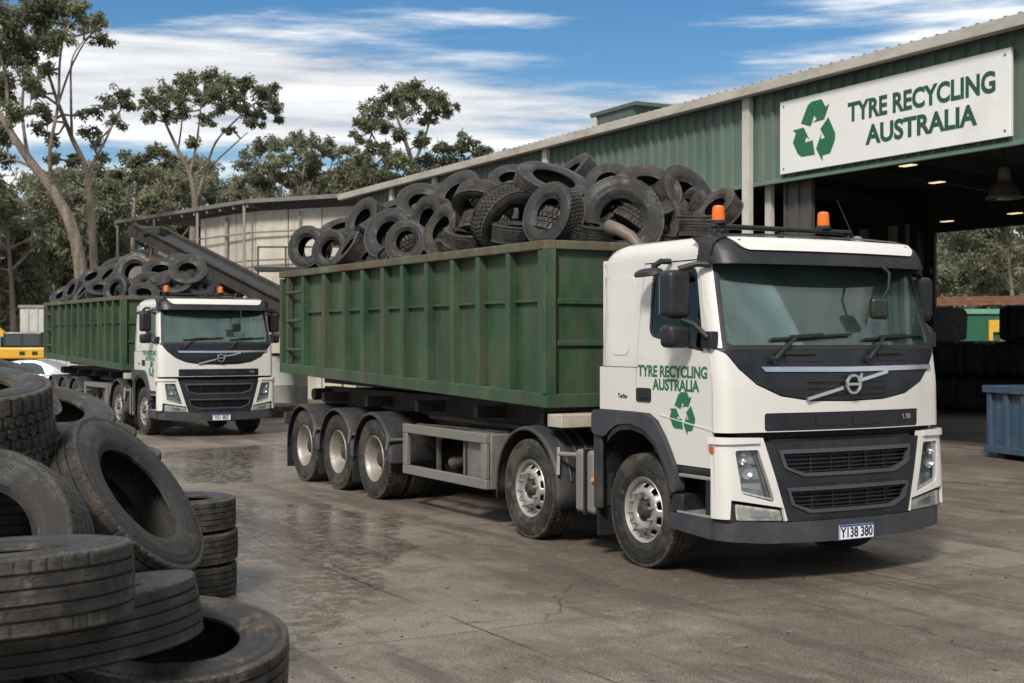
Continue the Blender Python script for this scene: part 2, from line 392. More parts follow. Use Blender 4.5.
# ------------------------------------------------------------------ tyres
def tyre_mesh(name, seg=160, style='rib', hw=0.150, rim=0.285, oval=0.0, seed=0, sub=4):
    """a tyre of outer diameter 1 lying flat: tread with grooves, sidewalls, beads and inner liner"""
    r0 = random.Random(seed)
    cw = hw * 0.86
    crown = []                                        # (axial, base depth, rib index)
    grooves = {'rib': (-0.62, -0.22, 0.22, 0.62), 'block': (-0.40, 0.0, 0.40), 'car': (-0.5, -0.17, 0.17, 0.5)}[style]
    gd = {'rib': 0.016, 'block': 0.020, 'car': 0.013}[style]
    edges = [-1.0]; ribs = []
    a = -1.0
    for i, g_ in enumerate(list(grooves) + [None]):
        b = (g_ - 0.045) if g_ is not None else 1.0
        crown += [(a, 0, i), ((a + b) / 2, 0, i), (b, 0, i)]
        if g_ is not None:
            crown += [(b + 0.02, gd, -1), (g_ + 0.025, gd, -1)]
            a = g_ + 0.045
    nr = len(grooves) + 1
    pitch = 56 if style != 'block' else 44
    side = [(0.993, 0.495), (1.06, 0.487), (1.075, 0.470), (1.06, 0.463), (1.10, 0.452), (1.135, 0.430), (1.135, 0.425), (1.148, 0.422), (1.16, 0.40),
            (1.15, 0.372), (1.12, 0.345), (1.125, 0.338), (1.08, 0.322), (1.00, 0.305), (0.95, 0.294), (0.92, 0.286)]
    side = [(x * cw, 0.285 + (r - 0.285) * (0.5 - rim) / 0.215 if r < 0.495 else r) for x, r in side]
    inner = [(0.80 * cw, rim - 0.001), (0.77 * cw, rim + 0.014), (0.86 * cw, rim + 0.05), (0.98 * cw, 0.5 - (0.5 - rim) * 0.5), (0.95 * cw, 0.5 - (0.5 - rim) * 0.27), (0.75 * cw, 0.462), (0.4 * cw, 0.469)]
    prof = [('c', x * cw, 0.5 - 0.004 * x * x - d, rb) for x, d, rb in crown]
    prof += [('s', x, r, i) for i, (x, r) in enumerate(side)] + [('i', x, r, 0) for x, r in inner]
    prof += [('i', 0, 0.470, 0)] + [('i', -x, r, 0) for x, r in inner[::-1]] + [('s', -x, r, i) for i, (x, r) in reversed(list(enumerate(side)))]
    n = pitch * sub; k = len(prof); vs = []
    ph = r0.random() * 6.28
    sip = [[r0.random() for _ in range(nr)] for _ in range(97)]
    offs = [(i * 2) % sub if style == 'block' else i % sub for i in range(nr)]
    for j in range(n):
        t = 2 * math.pi * j / n
        for kind, x, r, rb in prof:
            if kind == 'c' and rb >= 0:
                out = rb in (0, nr - 1)
                ph_j = (j + offs[rb]) % sub
                if style == 'block' and ph_j == 0: r -= 0.017
                elif style == 'rib' and ph_j == 0 and sip[(j // sub) % 97][rb] > 0.25: r -= (0.007 if out else 0.004) * sip[(j // sub) % 97][rb]
                elif style == 'car' and ph_j == 0: r -= 0.010 if out else 0.006
            if kind == 's' and rb < 4 and style != 'car' and (j % sub) == 0: r -= 0.008
            q = 1 + oval * math.cos(2 * t + ph) + 0.25 * oval * math.cos(3 * t + 2 * ph)
            zz = x + 0.35 * oval * math.cos(2 * t + ph * 1.7) * (r / 0.5)
            if style == 'block' and kind == 'c' and rb >= 0:      # zigzag block edges
                zz += 0.006 * (1 if ((j // (sub // 2)) % 2) else -1)
            vs.append((r * q * math.cos(t), r * q * math.sin(t), zz))
    fs = [(j * k + i, j * k + (i + 1) % k, ((j + 1) % n) * k + (i + 1) % k, ((j + 1) % n) * k + i) for j in range(n) for i in range(k)]
    me = bpy.data.meshes.new(name); me.from_pydata(vs, [], fs); me.update()
    bm = bmesh.new(); bm.from_mesh(me); bmesh.ops.recalc_face_normals(bm, faces=bm.faces); bm.to_mesh(me); bm.free()
    me.shade_smooth(); me.set_sharp_from_angle(angle=R(38))
    return me
TY = {'rib': tyre_mesh('rib_tyre', sub=6, style='rib'), 'rib_worn': tyre_mesh('worn_tyre', sub=6, style='rib', oval=0.022, seed=3),
      'block': tyre_mesh('block_tyre', sub=6, style='block', hw=0.155, oval=0.012, seed=5),
      'car': tyre_mesh('car_tyre', sub=4, style='car', hw=0.19, rim=0.252, oval=0.015, seed=2), 'flat': tyre_mesh('squashed_tyre', sub=4, style='car', hw=0.185, rim=0.255, oval=0.09, seed=21),
      'car_bent': tyre_mesh('bent_tyre', sub=4, style='car', hw=0.185, rim=0.255, oval=0.055, seed=8),
      'van': tyre_mesh('van_tyre', sub=4, style='block', hw=0.195, rim=0.252, oval=0.022, seed=11), 'wheel': tyre_mesh('wheel_tyre', sub=4, style='rib', hw=0.152, rim=0.278)}
for k_, m_ in (('rib', rubber), ('rib_worn', rubber2), ('block', rubber2), ('car', rubber), ('car_bent', rubber3), ('flat', rubber2), ('van', rubber), ('wheel', rubber2)):
    TY[k_].materials.append(m_)
TYMATS = [rubber, rubber2, rubber3, rubber, rubber2]
def tyre(kind, loc, D, n, label, group, name='tyre', spin=None, width=1.0, mat=None):
    key = kind
    o = bpy.data.objects.new(name, TY[key]); C.objects.link(o)
    q = Vector((0, 0, 1)).rotation_difference(Vector(n).normalized())
    sp = rnd.random() * 6.28 if spin is None else spin
    o.rotation_euler = (q.to_matrix() @ Matrix.Rotation(sp, 3, 'Z')).to_euler()
    o.location = loc; o.scale = (D, D, D * width)
    if mat is not None:
        o.material_slots[0].link = 'OBJECT'; o.material_slots[0].material = mat
    tag(o, label, 'tyre', group)
    return o

# ------------------------------------------------------------------ truck
TH = 0.5125
T_S, T_C = math.sin(TH), math.cos(TH)
YAW = math.atan2(-T_C, T_S)
X0, Y0 = 1.7862, 11.1663
def HW(z):
    if z < 1.95: return 1.275
    return 1.275 - 0.060 * (min(z, 2.80) - 1.95) / 0.85
RC = 0.11
def lerp_tab(tab, z):
    if z <= tab[0][0]: return tab[0][1]
    for (a, u), (b, w) in zip(tab, tab[1:]):
        if z <= b: return u + (w - u) * (z - a) / (b - a)
    return tab[-1][1]
CAB = [(0.3, -0.05), (1.28, -0.055), (1.70, -0.045), (1.98, 0.0), (2.75, 0.29), (2.95, 0.36)]
LOWC = [(0.3, -0.075), (0.56, -0.085), (0.9, -0.07), (1.25, -0.04)]
VIS = [(2.66, 0.02), (2.72, 0.03), (2.83, 0.08), (2.90, 0.13), (2.955, 0.22), (2.97, 0.40)]
def fu(y, z, tab, hw=None, bow=0.15, rc=RC):
    if tab is CAB: bow = 0.15 - 0.07 * max(0.0, min(1.0, (z - 1.98) / 0.77))
    h = hw or HW(z); a = min(1.0, abs(y) / h); d = max(0.0, min(rc, abs(y) - (h - rc)))
    return lerp_tab(tab, z) + bow * a * a + rc - math.sqrt(max(0, rc * rc - d * d))
XS = [s_ * (1.275 - RC + RC * t) for s_ in (-1, 1) for t in (0.0, 0.25, 0.45, 0.62, 0.76, 0.87, 0.95)]
def front(mb, poly, tab=CAB, off=0.0, th=0.03, holes=(), mirror=False, hwx=None, dx=0.07, bow=0.15, rc=RC, dz=0.09):
    for sg in ((1, -1) if mirror else (1,)):
        P_ = [(y * sg, z) for y, z in poly]
        H_ = [[(y * sg, z) for y, z in h] for h in holes]
        vs, fs, bd = fill2d(P_, H_, dx=dx, dz=dz, xs=XS)
        def cl(y, z):
            h = hwx or HW(z); return max(-h, min(h, y))
        def mk(o):
            def f(y, z):
                yy = cl(y, z); h = hwx or HW(z)
                # offset along the outline's normal in plan
                d = max(0.0, min(rc, abs(yy) - (h - rc))); nx = math.sqrt(max(0, rc * rc - d * d)) / rc; ny = d / rc * (1 if yy > 0 else -1)
                return (-fu(yy, z, tab, hwx, bow, rc) + o * nx, yy + o * ny, z)
            return f
        shell(mb, vs, fs, bd, mk(off), mk(off - th))
    return mb
def sidep(mb, poly, off=0.0, th=0.03, holes=(), sides=(-1, 1), dx=0.15, rear=True):
    vs, fs, bd = fill2d(poly, holes, dx=dx, dz=0.12)
    for sg in sides:
        def mk(o):
            def f(u, z):
                y = HW(z)
                if rear and u > 1.93: y -= (0.07 - math.sqrt(max(0, 0.07 ** 2 - (u - 1.93) ** 2)))
                return (-u, sg * (y + o), z)
            return f
        shell(mb, vs, fs, bd, mk(off), mk(off - th))
    return mb

def make_truck():
    root = empty('recycling_truck', (X0 + T_C * 1.28, Y0 + T_S * 1.28, 0), YAW)
    P = lambda mb, name, mat, parent=root, **k: mb.build(name, mat, parent, **k)
    sym = lambda pts: [(-y, z) for y, z in pts[::-1]]
    # --- white cab body: lower front, pillars, rear side panels, roof, back
    b = MB()
    dark_edge = [(0, 1.535), (0.42, 1.545), (0.72, 1.59), (0.95, 1.69), (1.10, 1.82), (1.2, 1.95), (1.275, 2.0)]
    front(b, [(-1.275, 1.29), (1.275, 1.29)] + [(1.275, 2.0)] + dark_edge[::-1][1:] + [(-y, z) for y, z in dark_edge[1:-1]] + [(-1.275, 2.0)],
          holes=[rpoly([(-0.88, 1.285 + 0.012), (0.90, 1.297), (0.90, 1.45), (-0.88, 1.45)], 0.03)])
    front(b, [(1.20, 2.0), (1.30, 2.0), (1.30, 2.76), (1.145, 2.76)], mirror=True)
    # rear side panel with its raised rectangle
    sidep(b, [(1.35, 1.415), (2.0, 1.415), (2.0, 1.815), (1.35, 1.815)])
    sidep(b, [(1.335, 1.822), (2.0, 1.822), (2.0, 2.66), (1.96, 2.80), (1.29, 2.80)])
    sidep(b, rpoly([(1.45, 1.93), (1.76, 1.93), (1.74, 2.66), (1.43, 2.66)], 0.09), off=0.006, th=0.01)
    # strip above the door, corner behind the front
    sidep(b, [(0.40, 2.765), (1.285, 2.765), (1.285, 2.80), (0.40, 2.80)])
    # roof loft
    st = [(0.40, -0.02, 0.0), (0.47, -0.006, 0.0), (0.7, 0, 0), (1.3, 0.0, 0), (1.70, 0.0, 0.0), (1.84, -0.018, 0.012), (1.93, -0.06, 0.03), (1.985, -0.13, 0.05), (2.0, -0.19, 0.06)]
    sec = [(1.2155, 2.79), (1.213, 2.83), (1.195, 2.88), (1.16, 2.925), (1.10, 2.955), (1.0, 2.975), (0.6, 2.99), (0, 2.995)]
    sec = sec + [(-y, z) for y, z in sec[:-1][::-1]]
    vs = []; k = len(sec)
    for u, dz_, dy_ in st:
        for y, z in sec:
            f_ = (z - 2.79) / 0.205
            vs.append((-u, y * (1 - dy_ * 0.6), 2.79 + (z - 2.79) * (1 + dz_ / 0.205)))
    fs = [(i * k + j, i * k + j + 1, (i + 1) * k + j + 1, (i + 1) * k + j) for i in range(len(st) - 1) for j in range(k - 1)]
    b.add(vs, fs)
    b.box(-2.0, -1.97, -1.2, 1.2, 1.2, 2.82)
    P(b, 'cab_body', white, smooth=35)
    # --- dark inner tub, dash, seats
    t = MB()
    t.box(-1.93, -0.23, -1.2, 1.2, 1.30, 1.72); t.box(-0.62, -0.2, -1.18, 1.18, 1.70, 1.96); t.box(-1.95, -1.9, -1.19, 1.19, 1.7, 2.78)
    t.box(-1.9, -0.42, -1.17, 1.17, 2.76, 2.78)
    rb_ = MB(); rb_.box(-1.2, -0.14, -1.08, 1.08, 1.12, 1.288); rb_.box(-0.14, -0.03, -0.8, 0.8, 1.19, 1.225); P(rb_, 'gap_shade_block', black)  # black block puts the shade of the gap above the grille into colour
    P(t, 'cab_interior', material('cab_trim', (0.14, 0.15, 0.15), 0.8, var=0.1))
    for sy in (-0.72, 0.72):
        s_ = MB(); s_.add(*_rbox(-1.62, -1.42, sy - 0.24, sy + 0.24, 1.72, 2.42)); s_.add(*_rbox(-1.5, -1.0, sy - 0.25, sy + 0.25, 1.70, 1.84)); s_.add(*_rbox(-1.58, -1.46, sy - 0.13, sy + 0.13, 2.44, 2.62))
        P(s_, 'seat', material('seat_cloth', (0.05, 0.05, 0.055), 0.9), bevel=0.03)
    sw = MB(); mt = Matrix.Translation((-0.78, -0.66, 2.08)) @ Matrix.Rotation(R(-62), 4, 'Y')
    sw.lathe([(0.22 + 0.016 * math.cos(a), 0.016 * math.sin(a)) for a in [i * math.pi / 4 for i in range(8)]], 28, mt, closed=True)
    sw.bar(mt @ Vector((-0.21, 0, 0)), mt @ Vector((0.21, 0, 0)), 0.05, 0.02); sw.tube([mt @ Vector((0, 0, 0)), (-0.5, -0.66, 1.9)], 0.035, 8)
    P(sw, 'steering_wheel', black)
    # --- doors with glass, handle, lettering
    arch_in = [(1.345, 1.415), (1.12, 1.41), (0.99, 1.35), (0.87, 1.22), (0.78, 1.09), (0.715, 0.985)]
    win = rpoly([(0.335, 1.965, .03), (0.60, 2.005, .06), (1.165, 2.105, .09), (1.15, 2.665, .06), (0.50, 2.69, .05)], 0.05)
    for sg in (-1, 1):
        d = MB()
        sidep(d, [(0.226, 0.985)] + arch_in[::-1] + [(1.320, 1.83), (1.272, 2.752), (0.458, 2.752), (0.285, 1.99), (0.232, 1.90)], off=0.004, holes=[win], sides=(sg,), rear=False)
        door = P(d, 'door', white, smooth=35)
        wf = MB(); wi = rpoly([(0.365, 1.99, .03), (0.60, 2.03, .06), (1.135, 2.13, .08), (1.125, 2.64, .06), (0.52, 2.66, .05)], 0.05)
        sidep(wf, win, off=-0.006, th=0.02, holes=[wi], sides=(sg,)); P(wf, 'window_seal', black, door)
        g_ = MB(); sidep(g_, win, off=-0.012, th=0.006, sides=(sg,)); P(g_, 'window', sideglass, door)
        h = MB(); sidep(h, rpoly([(1.10, 1.51), (1.325, 1.51), (1.325, 1.635), (1.10, 1.635)], 0.025), off=0.014, th=0.02, sides=(sg,)); sidep(h, rpoly([(1.13, 1.545), (1.27, 1.545), (1.27, 1.565), (1.13, 1.565)], 0.008), off=0.028, th=0.015, sides=(sg,))
        P(h, 'handle', black, door)
        cr = MB(); sidep(cr, [(0.20, 1.297), (0.20, 1.312), (0.96, 1.408), (0.96, 1.400)], off=0.010, th=0.008, sides=(sg,)); P(cr, 'crease', white, door)
        Y_ = sg * 1.281
        rot = (R(90), 0, 0) if sg < 0 else (R(90), 0, R(180))
        text('lettering', 'TYRE RECYCLING', 0.138, lettergreen, door, (-0.790, Y_, 1.785), rot, 0.93, 0.0015, 0.0042)
        text('lettering', 'AUSTRALIA', 0.138, lettergreen, door, (-0.735, Y_, 1.668), rot, 0.95, 0.0015, 0.0042)
        lg = recycle_mb(lambda x, y, o: (-0.625 + (x * 0.166 if sg < 0 else -x * 0.166), sg * (1.2805 + o), 1.432 + y * 0.166)); P(lg, 'recycling_mark', lettergreen, door, smooth=0)
        if sg < 0: text('lettering', 'Turbo', 0.06, ink, root, (-1.56, Y_ + 0.003, 1.55), rot, 1.0, 0.0012, 0.001)
    # --- windscreen, frit, dark panel, strip, emblem
    ws = [(-1.18, 2.025), (1.18, 2.025), (1.12, 2.74), (-1.12, 2.74)]
    g_ = MB(); front(g_, ws, off=-0.02, th=0.006); scr = P(g_, 'windscreen', screen, smooth=60)
    fr = MB(); front(fr, [(-1.218, 1.985), (1.218, 1.985), (1.16, 2.76), (-1.16, 2.76)], off=0.003, th=0.02, holes=[rpoly(ws, 0.06)]); P(fr, 'screen_seal', black, scr, smooth=60)
    sh = MB(); front(sh, [(-1.05, 2.60), (1.06, 2.60), (1.05, 2.735), (-1.05, 2.735)], off=-0.035, th=0.004); P(sh, 'shade_band', shade, scr, smooth=60)
    dp = MB()
    front(dp, [(y, z + 0.012) for y, z in dark_edge] + [(1.275, 2.005), (1.19, 1.983), (-1.19, 1.983), (-1.275, 2.005)] + [(-y, z + 0.012) for y, z in dark_edge[::-1][:-1]], off=0.004, th=0.03)
    pan = P(dp, 'upper_front_panel', navy, smooth=40)
    ri = MB()
    for z_ in (1.60, 1.655, 1.71): front(ri, rpoly([(-0.46, z_), (0.46, z_), (0.40, z_ + 0.022), (-0.40, z_ + 0.022)], 0.01), off=0.022, th=0.022)
    for sy in (-0.50, 0.55):
        front(ri, rpoly([(sy - 0.16, 1.885), (sy + 0.22, 1.885), (sy + 0.22, 1.935), (sy - 0.16, 1.935)], 0.012), off=0.012, th=0.012)
        front(ri, rpoly([(sy - 0.2, 1.945), (sy + 0.16, 1.945), (sy + 0.16, 1.972), (sy - 0.2, 1.972)], 0.012), off=0.03, th=0.03)
    P(ri, 'air_vent', black, pan)
    sp = MB(); front(sp, rpoly([(-0.87, 1.80), (0, 1.793), (1.10, 1.805), (1.12, 1.845), (0, 1.836), (-0.90, 1.842)], 0.012), off=0.02, th=0.02); P(sp, 'bright_strip', chrome, pan, smooth=50)
    em = MB(); me_ = Matrix.Translation((0.10, 0.01, 1.685)) @ Matrix.Rotation(R(90), 4, 'Y')
    em.lathe([(0.064, -0.012), (0.085, -0.012), (0.088, 0.0), (0.083, 0.012), (0.068, 0.012), (0.062, 0.0)], 32, me_, closed=True)
    em.box(0.085, 0.105, -0.055, 0.075, 1.675, 1.697)
    em.add([(0.10, 0.07, 1.735), (0.10, 0.115, 1.78), (0.10, 0.115, 1.735), (0.085, 0.07, 1.735), (0.085, 0.115, 1.78), (0.085, 0.115, 1.735)], [(0, 1, 2), (3, 5, 4), (0, 3, 4, 1), (1, 4, 5, 2), (2, 5, 3, 0)])
    P(em, 'round_emblem', chrome, pan, smooth=40)
    br = MB()
    for (a0, a1) in (((-0.47, 1.566), (-0.085, 1.655)), ((0.10, 1.715), (0.47, 1.79))):
        for i in range(6):
            pass
        q = 0.014
        front(br, [(a0[0], a0[1] - q), (a1[0], a1[1] - q), (a1[0], a1[1] + q), (a0[0], a0[1] + q)], off=0.035, th=0.03)
    P(br, 'diagonal_bar', chrome, pan)
    li = MB(); front(li, rpoly([(-0.875, 1.30), (0.895, 1.30), (0.895, 1.447), (-0.875, 1.447)], 0.03), off=-0.008, th=0.02)
    low = P(li, 'lower_front_panel', navy, smooth=40)
    lv = MB()
    for a0, a1 in ((-0.36, -0.01), (0.05, 0.40)): front(lv, rpoly([(a0, 1.335), (a1, 1.335), (a1, 1.41), (a0, 1.41)], 0.012), off=0.001, th=0.012)
    lv.build_each('air_vent', black, low)
    text('lettering', 'L EB', 0.062, silver, low, (0.004, 0.735, 1.385), (R(90), 0, R(90 + 8)), 1.0, 0.002, 0.002)
    # --- roof visor with white insert
    v = MB(); front(v, [(-1.24, 2.715), (1.24, 2.715), (1.24, 2.955), (-1.24, 2.955)], VIS, off=0.0, th=0.04, hwx=1.235, rc=0.2, dz=0.02)
    sidep(v, [(0.30, 2.73), (0.485, 2.75), (0.485, 2.80), (0.33, 2.80)], off=0.018, th=0.02)
    vr = []
    for u in (0.30, 0.36, 0.42, 0.485):
        for y, z in sec:
            f_ = 1 - max(0, (0.42 - u)) * 1.2
            vr.append((-u, y * 1.008, 2.79 + (z + 0.012 - 2.79) * f_))
    v.add(vr, [(i * k + j, i * k + j + 1, (i + 1) * k + j + 1, (i + 1) * k + j) for i in range(3) for j in range(k - 1)])
    vis = P(v, 'sun_visor', dgrey, smooth=40)
    wi = MB(); front(wi, rpoly([(-0.98, 2.835, .07), (0.98, 2.835, .07), (1.06, 2.953, .02), (-1.06, 2.953, .02)], 0.06), VIS, off=0.02, th=0.02, hwx=1.235, rc=0.2, dz=0.02); P(wi, 'visor_insert', white, vis, smooth=50)
    sc = MB()
    for sy in (-1, 1):
        sc.lathe([(0.0, 0.012), (0.016, 0.012), (0.022, 0.0)], 10, Matrix.Translation((-0.245, sy * 0.97, 2.915)) @ Matrix.Rotation(R(45), 4, 'Y'))
    P(sc, 'marker_lamp', material('marker_lamp', (0.25, 0.12, 0.08), 0.3), vis)
    # --- light bar and beacons
    lb = MB(); lb.add(*_rbox(-0.53, -0.45, -1.08, 0.52, 3.035, 3.075))
    for y in (-1.05, -0.3, 0.49): lb.box(-0.52, -0.46, y - 0.02, y + 0.02, 2.96, 3.04)
    P(lb, 'light_bar', black, bevel=0.012)
    for y in (-1.0, 0.20):
        ba = MB(); ba.lathe([(0, 0.0), (0.068, 0.0), (0.068, 0.02), (0.06, 0.03), (0, 0.03)], 20, Matrix.Translation((-0.49, y, 3.076))); bb = P(ba, 'beacon', black)
        le = MB(); le.lathe([(0.056, 0.031), (0.056, 0.06), (0.052, 0.13), (0.046, 0.152), (0.03, 0.158), (0, 0.159)], 20, Matrix.Translation((-0.49, y, 3.076))); P(le, 'beacon_lens', amber, bb, smooth=50)
        bu = MB(); bu.lathe([(0, 0.035), (0.03, 0.035), (0.03, 0.11), (0, 0.11)], 12, Matrix.Translation((-0.49, y, 3.076))); P(bu, 'beacon_lamp', material('beacon_core', (0.5, 0.12, 0.02), 0.4), bb)
    an = MB(); an.tube([(-0.6, 0.7, 2.98), (-0.72, 0.58, 3.38)], [0.006, 0.003], 6); P(an, 'aerial', black)
    dm = MB(); dm.lathe([(0.06, 0.0), (0.055, 0.05), (0.035, 0.075), (0, 0.082)], 16, Matrix.Translation((-0.75, 0.86, 2.975))); P(dm, 'roof_dome', alu, smooth=60)
    ex = MB(); ex.tube([(-2.22, -0.60, 1.2), (-2.22, -0.60, 2.86), (-2.25, -0.62, 3.0), (-2.33, -0.66, 3.10), (-2.45, -0.71, 3.17), (-2.58, -0.77, 3.22)], [0.05, 0.05, 0.052, 0.056, 0.061, 0.066], 16, cap=False)
    P(ex, 'exhaust_stack', material('exhaust_steel', (0.15, 0.125, 0.10), 0.6, metal=0.3, dirt=RUST, dirt_amt=0.35, dirt_scale=6), solid=0.006)
    # --- grille block
    gpoly = rpoly([(-0.90, 1.205, .02), (-0.70, 0.535, .04), (0.70, 0.535, .04), (0.90, 1.205, .02)], 0.03)
    o1 = rpoly([(-0.76, 1.14), (0.76, 1.14), (0.72, 0.985), (0.53, 0.91), (-0.53, 0.91), (-0.72, 0.985)], 0.02)
    o2 = rpoly([(-0.70, 0.82), (0.70, 0.82), (0.66, 0.675), (0.48, 0.60), (-0.48, 0.60), (-0.66, 0.675)], 0.02)
    gr = MB(); front(gr, gpoly, LOWC, off=0.02, th=0.06, holes=[o1, o2]); gri = P(gr, 'grille', dgrey, smooth=40, bevel=0.006)
    gi = MB(); front(gi, [(-0.80, 0.58), (0.80, 0.58), (0.86, 1.15), (-0.86, 1.15)], LOWC, off=-0.07, th=0.01); P(gi, 'grille_backing', black, gri)
    su = MB()
    for o_, ins in ((o1, 0), (o2, 0)):
        cx = 0; cz = sum(p[1] for p in o_) / len(o_)
        inn = [(p[0] * 0.955, cz + (p[1] - cz) * 0.74) for p in o_]
        front(su, o_, LOWC, off=0.034, th=0.05, holes=[inn])
    P(su, 'grille_surround', material('grille_frame_grey', (0.045, 0.049, 0.057), 0.4), gri, smooth=40, bevel=0.005)
    sl = MB()
    for z_, w_ in ((1.085, .72), (1.05, .72), (1.015, .71), (0.98, .68), (0.95, .6), (0.77, .66), (0.735, .66), (0.70, .64), (0.665, .6), (0.638, .5)):
        front(sl, [(-w_, z_ - 0.005), (w_, z_ - 0.005), (w_, z_ + 0.005), (-w_, z_ + 0.005)], LOWC, off=-0.005, th=0.04)
    for y in (-0.42, -0.2, 0, 0.2, 0.42):
        front(sl, [(y - 0.006, 0.93), (y + 0.006, 0.93), (y + 0.006, 1.11), (y - 0.006, 1.11)], LOWC, off=-0.01, th=0.03)
        front(sl, [(y - 0.006, 0.62), (y + 0.006, 0.62), (y + 0.006, 0.795), (y - 0.006, 0.795)], LOWC, off=-0.01, th=0.03)
    P(sl, 'grille_slats', dgrey, gri)
    mv = MB(); front(mv, rpoly([(-0.5, 0.845), (0.5, 0.845), (0.5, 0.885), (-0.5, 0.885)], 0.01), LOWC, off=0.024, th=0.006)
    for y in (-0.5, 0.5): front(mv, rpoly([(y - .13, 0.555), (y + .13, 0.555), (y + .13, 0.59), (y - .13, 0.59)], 0.01), LOWC, off=0.024, th=0.006)
    
    P(mv, 'mesh_vent', black, gri)
    # --- white corner panels, headlights, fog lamps, bumper, plate
    for sg in (-1, 1):
        hl = rpoly([(1.17, 1.145, .03), (0.955, 1.145, .02), (0.815, 0.70, .03), (1.125, 0.785, .03)], 0.03)
        fg = rpoly([(1.175, 0.70), (0.76, 0.632), (0.735, 0.545), (1.165, 0.565)], 0.02)
        mir = lambda pl: [(y * sg, z) for y, z in pl]
        w_ = MB(); front(w_, mir([(0.905, 1.245), (1.29, 1.255), (1.29, 0.575), (1.22, 0.575), (1.21, 0.735), (0.745, 0.655), (0.725, 0.54), (0.70, 0.545)]), LOWC, off=0.026, th=0.05, holes=[mir(hl)], hwx=1.285)
        cp = P(w_, 'corner_panel', white, smooth=40, bevel=0.006)
        ty = MB(); front(ty, mir([(0.95, 1.245), (1.29, 1.255), (1.29, 1.195), (0.95, 1.20)]), LOWC, off=0.05, th=0.03, hwx=1.285); P(ty, 'panel_lip', white, cp, bevel=0.01)
        om = MB(); om.add(*_rbox(-0.20, -0.16, sg * 1.315 - 0.008, sg * 1.315 + 0.008, 1.125, 1.175)); P(om, 'side_marker', material('dim_orange', (0.4, 0.07, 0.02), 0.3), cp)
        sp_ = MB(); sidep(sp_, [(0.15, 0.575), (0.205, 0.575), (0.205, 1.25), (0.15, 1.25)], off=0.03, th=0.04, sides=(sg,), rear=False); P(sp_, 'panel_return', white, cp)
        hb = MB(); front(hb, mir(hl), LOWC, off=-0.035, th=0.01, hwx=1.285); hbo = P(hb, 'headlight', material('lamp_housing', (0.30, 0.30, 0.285), 0.4, metal=0.25, var=0.3, vscale=9))
        pr = MB()
        for (y, z, r_) in ((1.09, 1.075, 0.047), (1.055, 0.965, 0.062)):
            x = -fu(y, z, LOWC, 1.285) - 0.03
            pr.lathe([(0, -0.01), (r_ * 0.55, -0.005), (r_ * 0.8, 0.015), (r_, 0.03), (r_ * 1.06, 0.03)], 18, Matrix.Translation((x, y * sg, z)) @ Matrix.Rotation(R(90), 4, 'Y'))
        front(pr, mir([(1.10, 0.86), (0.93, 0.86), (0.90, 0.80), (1.09, 0.83)]), LOWC, off=-0.03, th=0.015, hwx=1.285)
        P(pr, 'reflector', chrome, hbo, smooth=50)
        dv = MB()
        for pl in ([(1.17, 1.02), (0.94, 1.02), (0.94, 1.03), (1.17, 1.03)], [(1.15, 0.89), (0.93, 0.89), (0.93, 0.90), (1.15, 0.90)], [(0.985, 1.14), (0.97, 1.14), (0.85, 0.72), (0.865, 0.72)]):
            front(dv, mir(pl), LOWC, off=-0.01, th=0.04, hwx=1.285)
        P(dv, 'lamp_divider', material('lamp_trim', (0.2, 0.2, 0.2), 0.35, metal=0.5), hbo)
        dl = MB(); front(dl, mir([(1.13, 0.795), (0.835, 0.72), (0.835, 0.735), (1.13, 0.812)]), LOWC, off=0.008, th=0.02, hwx=1.285); P(dl, 'running_light', material('running_lamp', (0.55, 0.56, 0.56), 0.2), hbo)
        ln = MB(); front(ln, mir(hl), LOWC, off=0.012, th=0.004, hwx=1.285); P(ln, 'headlight_lens', lens, hbo, smooth=60)
        fb = MB(); front(fb, mir(fg), LOWC, off=0.0, th=0.01, hwx=1.285); fo = P(fb, 'fog_lamp', material('fog_housing', (0.46, 0.45, 0.41), 0.4, metal=0.2, var=0.35, vscale=14))
        fp = MB()
        for (y, z) in ((1.0, 0.625), (0.88, 0.60)):
            fp.lathe([(0, 0.0), (0.04, 0.008), (0.05, 0.016)], 14, Matrix.Translation((-fu(y, z, LOWC, 1.285), y * sg, z)) @ Matrix.Rotation(R(90), 4, 'Y'))
        fp = MB(); front(fp, mir([(1.05, 0.655), (0.86, 0.62), (0.85, 0.575), (1.045, 0.59)]), LOWC, off=0.008, th=0.01, hwx=1.285); P(fp, 'reflector', chrome, fo, smooth=60)
        fl = MB(); front(fl, mir(fg), LOWC, off=0.022, th=0.004, hwx=1.285); P(fl, 'fog_lens', lens, fo, smooth=60)
        fk = MB(); front(fk, mir([(1.29, 0.70), (1.205, 0.705), (0.745, 0.64), (0.72, 0.54), (1.29, 0.555)]), LOWC, off=-0.002, th=0.05, hwx=1.285); P(fk, 'lamp_surround', black)
    bp = MB(); front(bp, [(-1.30, 0.395), (-0.9, 0.36), (0, 0.345), (0.9, 0.36), (1.30, 0.395), (1.30, 0.565), (0.72, 0.53), (-0.72, 0.53), (-1.30, 0.565)], LOWC, off=0.045, th=0.09, hwx=1.255, rc=0.16, bow=0.19)
    for sg in (-1, 1): sidep(bp, [(0.19, 0.40), (0.76, 0.43), (0.76, 0.565), (0.19, 0.575)], off=0.05, th=0.1, sides=(sg,), rear=False)
    P(bp, 'bumper', bumperg, smooth=40, bevel=0.015, seg=3)
    pl = MB(); pl.add(*_rbox(0.128, 0.138, -0.19, 0.21, 0.352, 0.478)); plo = P(pl, 'number_plate', plategrey, bevel=0.003)
